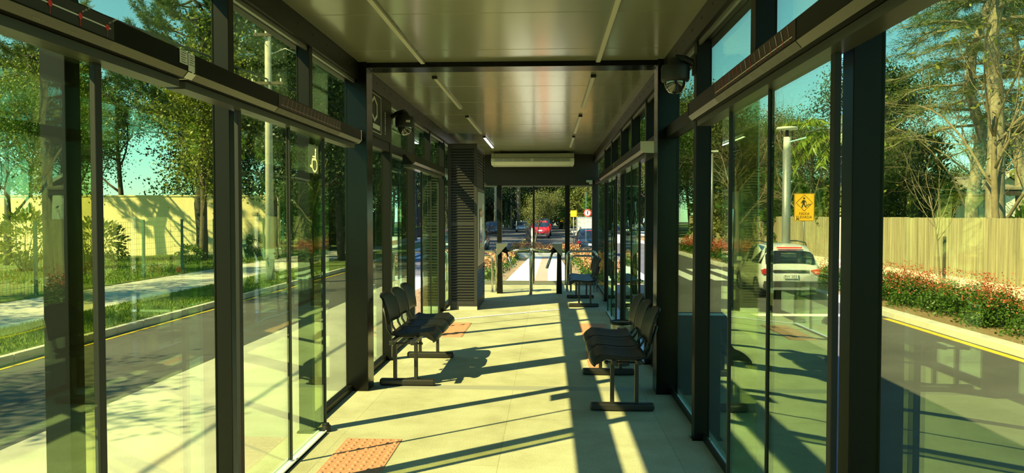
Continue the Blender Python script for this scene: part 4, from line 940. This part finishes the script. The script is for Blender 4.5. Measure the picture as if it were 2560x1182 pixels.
# ------------------------------------------------------------------ vehicles
def car(loc,rz,paint,label,L=4.3,W=1.78,Ht=1.62,kind='suv',lit=False,plate=None,cat='car',name='car',rails=False):
    e=empty(name,(0,0,0),label,cat); w=W/2
    # sections from the rear (0) to the front (L): y, z bottom, z belt, z roof, w bottom, w belt, w roof
    b=1.0*Ht/1.62
    if kind=='van': S_=[(0,.35,b,b+.03,.90,.93,.80),(.05,.28,b,b+.05,.95,.97,.82),(.12,.25,b,Ht-.10,.97,.98,.80),(.3,.24,b,Ht,.98,.99,.78),(1.6,.22,b,Ht+.02,1,1,.78),(L*.6,.22,b-.02,Ht,1,1,.78),(L*.78,.22,b-.04,b+.1,.99,.98,.80),(L*.95,.24,b-.22,b-.18,.95,.92,.75),(L,.35,.72,.78,.85,.80,.6)]
    else: S_=[(0,.42,.92*b,.95*b,.86,.88,.74),(.06,.32,b,b+.03,.93,.95,.80),(.28,.26,b+.02,Ht-.16,.96,.97,.74),(.55,.24,b+.02,Ht-.03,.97,.98,.74),(1.5,.22,b,Ht,1,1,.75),(L*.55,.22,b-.03,Ht-.04,1,1,.75),(L*.74,.22,b-.05,b+.02,.99,.98,.80),(L*.93,.24,b-.18,b-.14,.95,.93,.75),(L,.36,.66,.72,.82,.78,.6)]
    def ring(s,k=1.0,dz=0):
        y,z0,z1,z2,a,b_,c=s
        h=[(0,z0),(.82*a,z0),(a*.97,z0+.08),(a*1.0,z0+.35*(z1-z0)),(b_,z1-.10),(b_*.97,z1),(c+(b_-c)*.28,z1+.72*(z2-z1)),(c*.93,z2-.02),(c*.6,z2+.015),(0,z2+.02)]
        return [(p[0]*w*k,y,p[1]+dz) for p in h]+[(-p[0]*w*k,y,p[1]+dz) for p in h[-2:0:-1]]
    rs=[ring(s) for s in S_]; n=len(rs[0]); g=MB(); g.smooth=True
    vs=[p for q in rs for p in q]; fs=[(i*n+j,i*n+(j+1)%n,(i+1)*n+(j+1)%n,(i+1)*n+j) for i in range(len(rs)-1) for j in range(n)]+[tuple(range(n)),tuple((len(rs)-1)*n+j for j in range(n))]
    g.add(vs,fs); bd=obj('body',g,paint,e)
    # glass: sides, rear screen, windscreen, a hair proud of the body
    def patch(name,i0,i1,js,f0,f1,out=1.012,dz=.004,inset=.1):
        g=MB()
        for i in range(i0,i1):
            A,B=ring(S_[i],out,dz),ring(S_[i+1],out,dz)
            for j in js:
                a,b_,c,d_=[Vector(q) for q in (A[j],A[j+1],B[j+1],B[j])]
                g.quad(a.lerp(b_,f0),a.lerp(b_,f1),d_.lerp(c,f1),d_.lerp(c,f0))
        return g
    m=1 if kind!='van' else 2
    for nm,js in (('side_window',(5,6)),('side_window',(n-7,n-6))):
        g=MB()
        for (ia,ib) in ((2,3),(3,4),(4,5)):
            A,B=ring(S_[ia],1.01),ring(S_[ib],1.01)
            if js[0]==5: P4=[A[5],A[6],A[7],B[7],B[6],B[5]]
            else: P4=[A[n-5],A[n-6],A[n-7],B[n-7],B[n-6],B[n-5]]
            P4=[Vector(p) for p in P4]; c=sum(P4,Vector())/6
            g.add([c+(p-c)*.90 for p in P4],[(0,1,2,3,4,5)])
        obj(nm,g,M['carglass'],e)
    def screen(nm,ia,ib,y_off,f0=.05,f1=.9):
        A,B=[Vector(p) for p in ring(S_[ia])],[Vector(p) for p in ring(S_[ib])]; g=MB(); idx=(5,6,7,8,9,10,11,12,13)
        idx=[6,7,8,9,n-8,n-7,n-6]
        row=lambda t:[A[j].lerp(B[j],t)+Vector((0,y_off,.012)) for j in idx]
        k=6; rows=[row(f0+(f1-f0)*q/k) for q in range(k+1)]; m_=len(idx)
        g.add([p for r_ in rows for p in r_],[(q*m_+j,q*m_+j+1,(q+1)*m_+j+1,(q+1)*m_+j) for q in range(k) for j in range(m_-1)])
        return obj(nm,g,M['carglass'],e)
    screen('rear_window',1,2,-.012); screen('windscreen',5,6,.012,.08,.95)
    for sx in (-1,1):
        for y in (.78,L-.85):
            g=MB(); g.smooth=True; g.lathe([(.20,-.1),(.31,-.1),(.335,-.06),(.335,.06),(.31,.1),(.2,.1)],(0,0,0),24); R_=Matrix.Rotation(PI/2,3,'Y'); g.v=[tuple(R_@Vector(p)+Vector((sx*(w-.10),y,.335))) for p in g.v]
            t=obj('wheel',g,M['tyre'],e); h=MB(); h.smooth=True; h.lathe([(0,.09),(.06,.095),(.18,.07),(.205,.09),(.205,-.05),(0,-.05)],(0,0,0),20); R2=Matrix.Rotation(PI/2*sx,3,'Y'); h.v=[tuple(R2@Vector(p)+Vector((sx*(w-.10),y,.335))) for p in h.v]; obj('hub_cap',h,M['hub'],t)
        zt=b-.14
        if kind=='van': obj('tail_light',MB().box(sx*w*.80,sx*w*.955,-.03,.14,.72,b+.12),M['tail'],e,bevel=.02)
        else: obj('tail_light',MB().prism([(sx*w*.62,zt+.02),(sx*w*.90,zt+.07),(sx*w*.965,zt+.02),(sx*w*.95,zt-.11),(sx*w*.80,zt-.10)],-.035,.25),M['tail'],e,bevel=.015)
        g=MB(); g.smooth=True; g.tube([(sx*w*.97,L*.60,b+.02),(sx*w*1.12,L*.61,b+.05)],.03,8); mm=obj('mirror',g,M['plastic_k'],e); 
        obj('mirror_shell',MB().box(sx*w*1.05,sx*w*1.24,L*.60,L*.60+.1,b+.0,b+.14),paint,mm,bevel=.02)
        obj('headlight',MB().box(sx*w*.55,sx*w*.80,L-.2,L-.02,.66,.78),M['label'],e,bevel=.02)
    bp=MB(); bp.prism([(-w*.86,.30),(w*.86,.30),(w*.92,.40),(w*.90,.56),(-w*.90,.56),(-w*.92,.40)],-.05,.12); bm_=obj('bumper',bp,M['plastic_k'],e,bevel=.03)
    obj('skid_plate',MB().box(-w*.6,w*.6,-.056,.0,.30,.38),M['lamppole'],bm_,bevel=.01)
    if kind!='van': obj('tailgate_trim',MB().box(-w*.60,w*.60,-.022,.05,b-.19,b-.11),M['plastic_k'],e,bevel=.006)
    pb=obj('number_plate',MB().box(-.2,.2,-.045,.0,b-.36,b-.23),M['plate'],e,bevel=.003)
    if plate: text('lettering',plate,(0,-.047,b-.34),.115,M['signk'],pb)
    obj('brake_light',MB().box(-w*.42,w*.42,.22,.26,Ht-.11,Ht-.07) if kind!='van' else MB().box(-.15,.15,.08,.12,Ht-.06,Ht-.02),M['brake'] if lit else M['tail'],e)
    if rails:
        for sx in (-1,1):
            g=MB(); g.smooth=True; g.tube([(sx*w*.66,.5,Ht-.02),(sx*w*.66,.62,Ht+.05),(sx*w*.66,1.5,Ht+.075),(sx*w*.66,2.2,Ht+.05),(sx*w*.66,2.35,Ht-.02)],.022,8); obj('roof_rail',g,M['plastic_k'],e)
    e.location=loc; e.rotation_euler=(0,0,rz); return e
car((7.1,22.0,G),-.05,M['paint_w'],'white hatchback with lit brake lights passing on right road',4.1,1.70,1.62,'suv',True,'JRH 2E51',rails=True)
car((2.6,44.5,G),0,M['paint_b'],'dark blue car seen through right end pane',4.4,1.85,1.65,'suv',rails=True)
car((-.85,78,G),0,M['paint_r'],'red van stopped ahead beyond the end doors',4.6,1.95,1.85,'van',name='van',cat='van')
car((-.6,87,G),0,M['paint_k'],'dark car ahead of the red van',4.5,1.9,2.1,'van')
car((-6.9,93,G),PI,M['paint_k'],'dark pickup on the left far beyond the end doors',4.6,1.9,1.7,'suv')
car((-3.9,112,G),PI,M['paint_s'],'silver car coming along the road beyond the yellow lines',4.3,1.8,1.5,'suv')
car((-5.0,52,G),PI,M['paint_b'],'blue car half hidden behind the louvred cabinet',4.3,1.8,1.6,'suv')
car((1.6,150,G),0,M['paint_w'],'tiny white car far down the road below the right trees',4.3,1.8,1.5,'suv')
# ------------------------------------------------------------------ far end of the road
e=empty('office_building',(-2.8,170,G),'grey office block with long balconies beyond the end doors','building')
obj('wall_block',MB().box(-6.6,.9,168,185,G,9.5),M['bldgd'],e)
for z in (2.2,5.2,8.0): obj('parapet',MB().box(-6.9,1.1,166.5,168,z,z+1.1),M['bldg'],e)
for z in (3.4,6.4): obj('window_band',MB().box(-6,.2,167.9,168.05,z,z+1.4),M['winfar'],e)
pole(-6.6,92,12.5,.17,'first concrete pole left of the end doors, beyond the dark pickup'); pole(-6.3,125,12,.17,'second concrete pole beyond the end doors, between dark trees'); 
e=pole(-4.5,112,14,.3,'pale leaning trunk-like pole beside the grey office block','barkp',False,name='tree_trunk',cat='tree trunk')
pole(5.6,110,14,.12,'slim pole beyond right end pane, left one','lamppole',False,name='lamp_post'); pole(5.5,98,13,.1,'slim pole beyond right end pane, right one','lamppole',False,name='lamp_post')
def sign(x,y,w,h,z,label,mt,shape='rect',name='road_sign'):
    e=empty(name,(x,y,K),label,'road sign'); g=MB(); g.smooth=True; g.tube([(x,y+.05,K),(x,y+.05,z+h)],.04,8); obj('post',g,M['lamppole'],e)
    if shape=='rect': obj('plate',MB().box(x-w,x+w,y,y+.02,z,z+h*2),M[mt],e)
    else:
        p=obj('plate',MB().cyl((x,y,z+h),w,.02,28,'y'),M['ink_r'],e); obj('disc',MB().cyl((x,y-.012,z+h),w*.74,.01,28,'y'),M['label'],p)
        obj('arrow',MB().box(x-w*.12,x+w*.12,y-.02,y-.016,z+h-w*.4,z+h+w*.4),M['signk'],p)
    return e
sign(2.1,62,.26,.26,1.35,'yellow square sign through right end pane','signy'); sign(4.2,80,.42,.42,1.3,'round red-rimmed sign above the poster stand','label','round')
sign(2.5,120,.6,.35,.4,'small yellow arrow sign near the white car far ahead','signy')
x,y=3.9,78
e=empty('poster_stand',(x,y,K),'backlit poster stand on the pavement through right end pane','poster stand'); obj('frame',MB().box(x-.95,x+.95,y,y+.2,K,2.0-.7),M['lamppole'],e,bevel=.03); obj('poster',MB().box(x-.8,x+.8,y-.012,y,K+.35,1.15),M['totem'],e)
e=empty('median_bollard',(-1.62,60,G),'dark bollard with pale edge beside the yellow lines','bollard'); obj('board',MB().box(-1.85,-1.4,60,60.12,G,.55),M['signk'],e,bevel=.01); obj('edge_strip',MB().box(-1.4,-1.25,60,60.12,G,.45),M['label'],e)
bl(3,-.9,50,'young tree on the median in front of the red van',.36,.2,None)
RT=[(6.6,76,3,1.0),(5.4,90,0,1.2),(9.5,92,1,1.2),(6.2,102,3,1.5),(4.9,114,3,1.5),(4.2,130,3,1.6),(9,120,0,1.5),(10.5,78,0,1.1),(2.9,150,3,1.7),(9.8,60,0,.9)]
RT.sort(key=lambda t:t[1])
for i,(x,y,k,s) in enumerate(RT): bl(k,x,y,'%s %s street tree along right side beyond the end doors, counting from the station'%(od[i],['green','yellow','dark','olive'][k]),s,i*1.1,'street trees along right side')
HB=[(-15,118,2,3.2),(-10.5,126,2,3.4),(-8.6,140,4,3.2),(-12.5,150,2,4.4),(-7.9,158,2,4.2),(2.3,135,3,2.6),(3.4,160,3,4.2),(5.6,118,4,2.6),(6.8,134,3,3.6),(9.5,150,2,4.5),(12.5,112,3,3.4),(7.2,96,4,1.9),(5.2,104,3,1.8),(14,128,2,4.4)]
HB.sort(key=lambda t:(t[0]>0,t[1]))
for i,(x,y,k,s) in enumerate(HB): put_shrub(SH[k],(x,y,G if abs(x)<3 else K),'%s big roadside bush on the %s beyond the end doors, counting from the station'%(od[i if x<0 else i-5],'left' if x<0 else 'right'),(s,s,s*1.25),'far roadside bushes',i*.9)
DT=[(-24,88,2,1.2),(-22,104,0,1.4),(-31,98,2,1.5),(-38,84,2,1.4),(-20,124,2,1.5),(14.5,84,0,1.0),(17.5,92,3,1.1),(21,100,2,1.3),(26,92,0,1.2),(24,118,2,1.5),(15.5,106,2,1.1),(31,104,3,1.4),(38,88,2,1.4),(20,76,0,1.0)]
DT.sort(key=lambda t:(t[0]>0,t[1]))
for i,(x,y,k,s) in enumerate(DT): bl(k,x,y,'%s %s tree of the distant treeline on the %s, counting from the station'%(od[i if x<0 else i-5],['green','yellow','dark','olive'][k],'left' if x<0 else 'right'),s,i*1.3,'distant treeline')
# ------------------------------------------------------------------ camera, light, sky
cam=bpy.data.cameras.new('camera'); co=bpy.data.objects.new('camera',cam); C.objects.link(co); S.camera=co
F=1850.; yaw=math.atan(91/F); pit=-math.atan(54/math.hypot(F,91))
cam.sensor_fit='HORIZONTAL'; cam.sensor_width=36; cam.lens=F/2560*36; cam.clip_start=.05; cam.clip_end=600
co.location=(0,0,1.5); co.rotation_euler=(PI/2+pit,0,yaw)
sd=Vector((.88,.677,-1)).normalized()
sun=bpy.data.lights.new('sun','SUN'); so=bpy.data.objects.new('sun',sun); C.objects.link(so); sun.energy=16; sun.angle=R(.53); sun.color=(1,.92,.72)
so.rotation_euler=sd.to_track_quat('-Z','Y').to_euler(); so.location=(-8,-6,12)
w=bpy.data.worlds.new('world'); S.world=w; w.use_nodes=True; t=w.node_tree; t.nodes.clear()
sky=t.nodes.new('ShaderNodeTexSky'); sky.sky_type='NISHITA'; sky.sun_disc=False; sky.sun_elevation=math.asin(-sd.z); sky.sun_rotation=math.atan2(-sd.x,-sd.y); sky.air_density=1.0; sky.dust_density=0; sky.ozone_density=2.2; sky.altitude=900
bg=t.nodes.new('ShaderNodeBackground'); bg.inputs[1].default_value=.35; ow=t.nodes.new('ShaderNodeOutputWorld'); mu=t.nodes.new('ShaderNodeMixRGB'); mu.blend_type='MULTIPLY'; mu.inputs[0].default_value=1; mu.inputs[2].default_value=(.52,.93,1.18,1); t.links.new(sky.outputs[0],mu.inputs[1]); t.links.new(mu.outputs[0],bg.inputs[0]); t.links.new(bg.outputs[0],ow.inputs[0])
S.view_settings.view_transform='Standard'; S.view_settings.look='None'; S.view_settings.exposure=0; S.view_settings.gamma=1; S.view_settings.use_curve_mapping=False
S.cycles.use_denoising=True; S.cycles.transparent_max_bounces=40; S.cycles.max_bounces=10; S.cycles.glossy_bounces=5; S.cycles.diffuse_bounces=5; S.cycles.caustics_reflective=False; S.cycles.caustics_refractive=False
S.cycles.sample_clamp_indirect=6
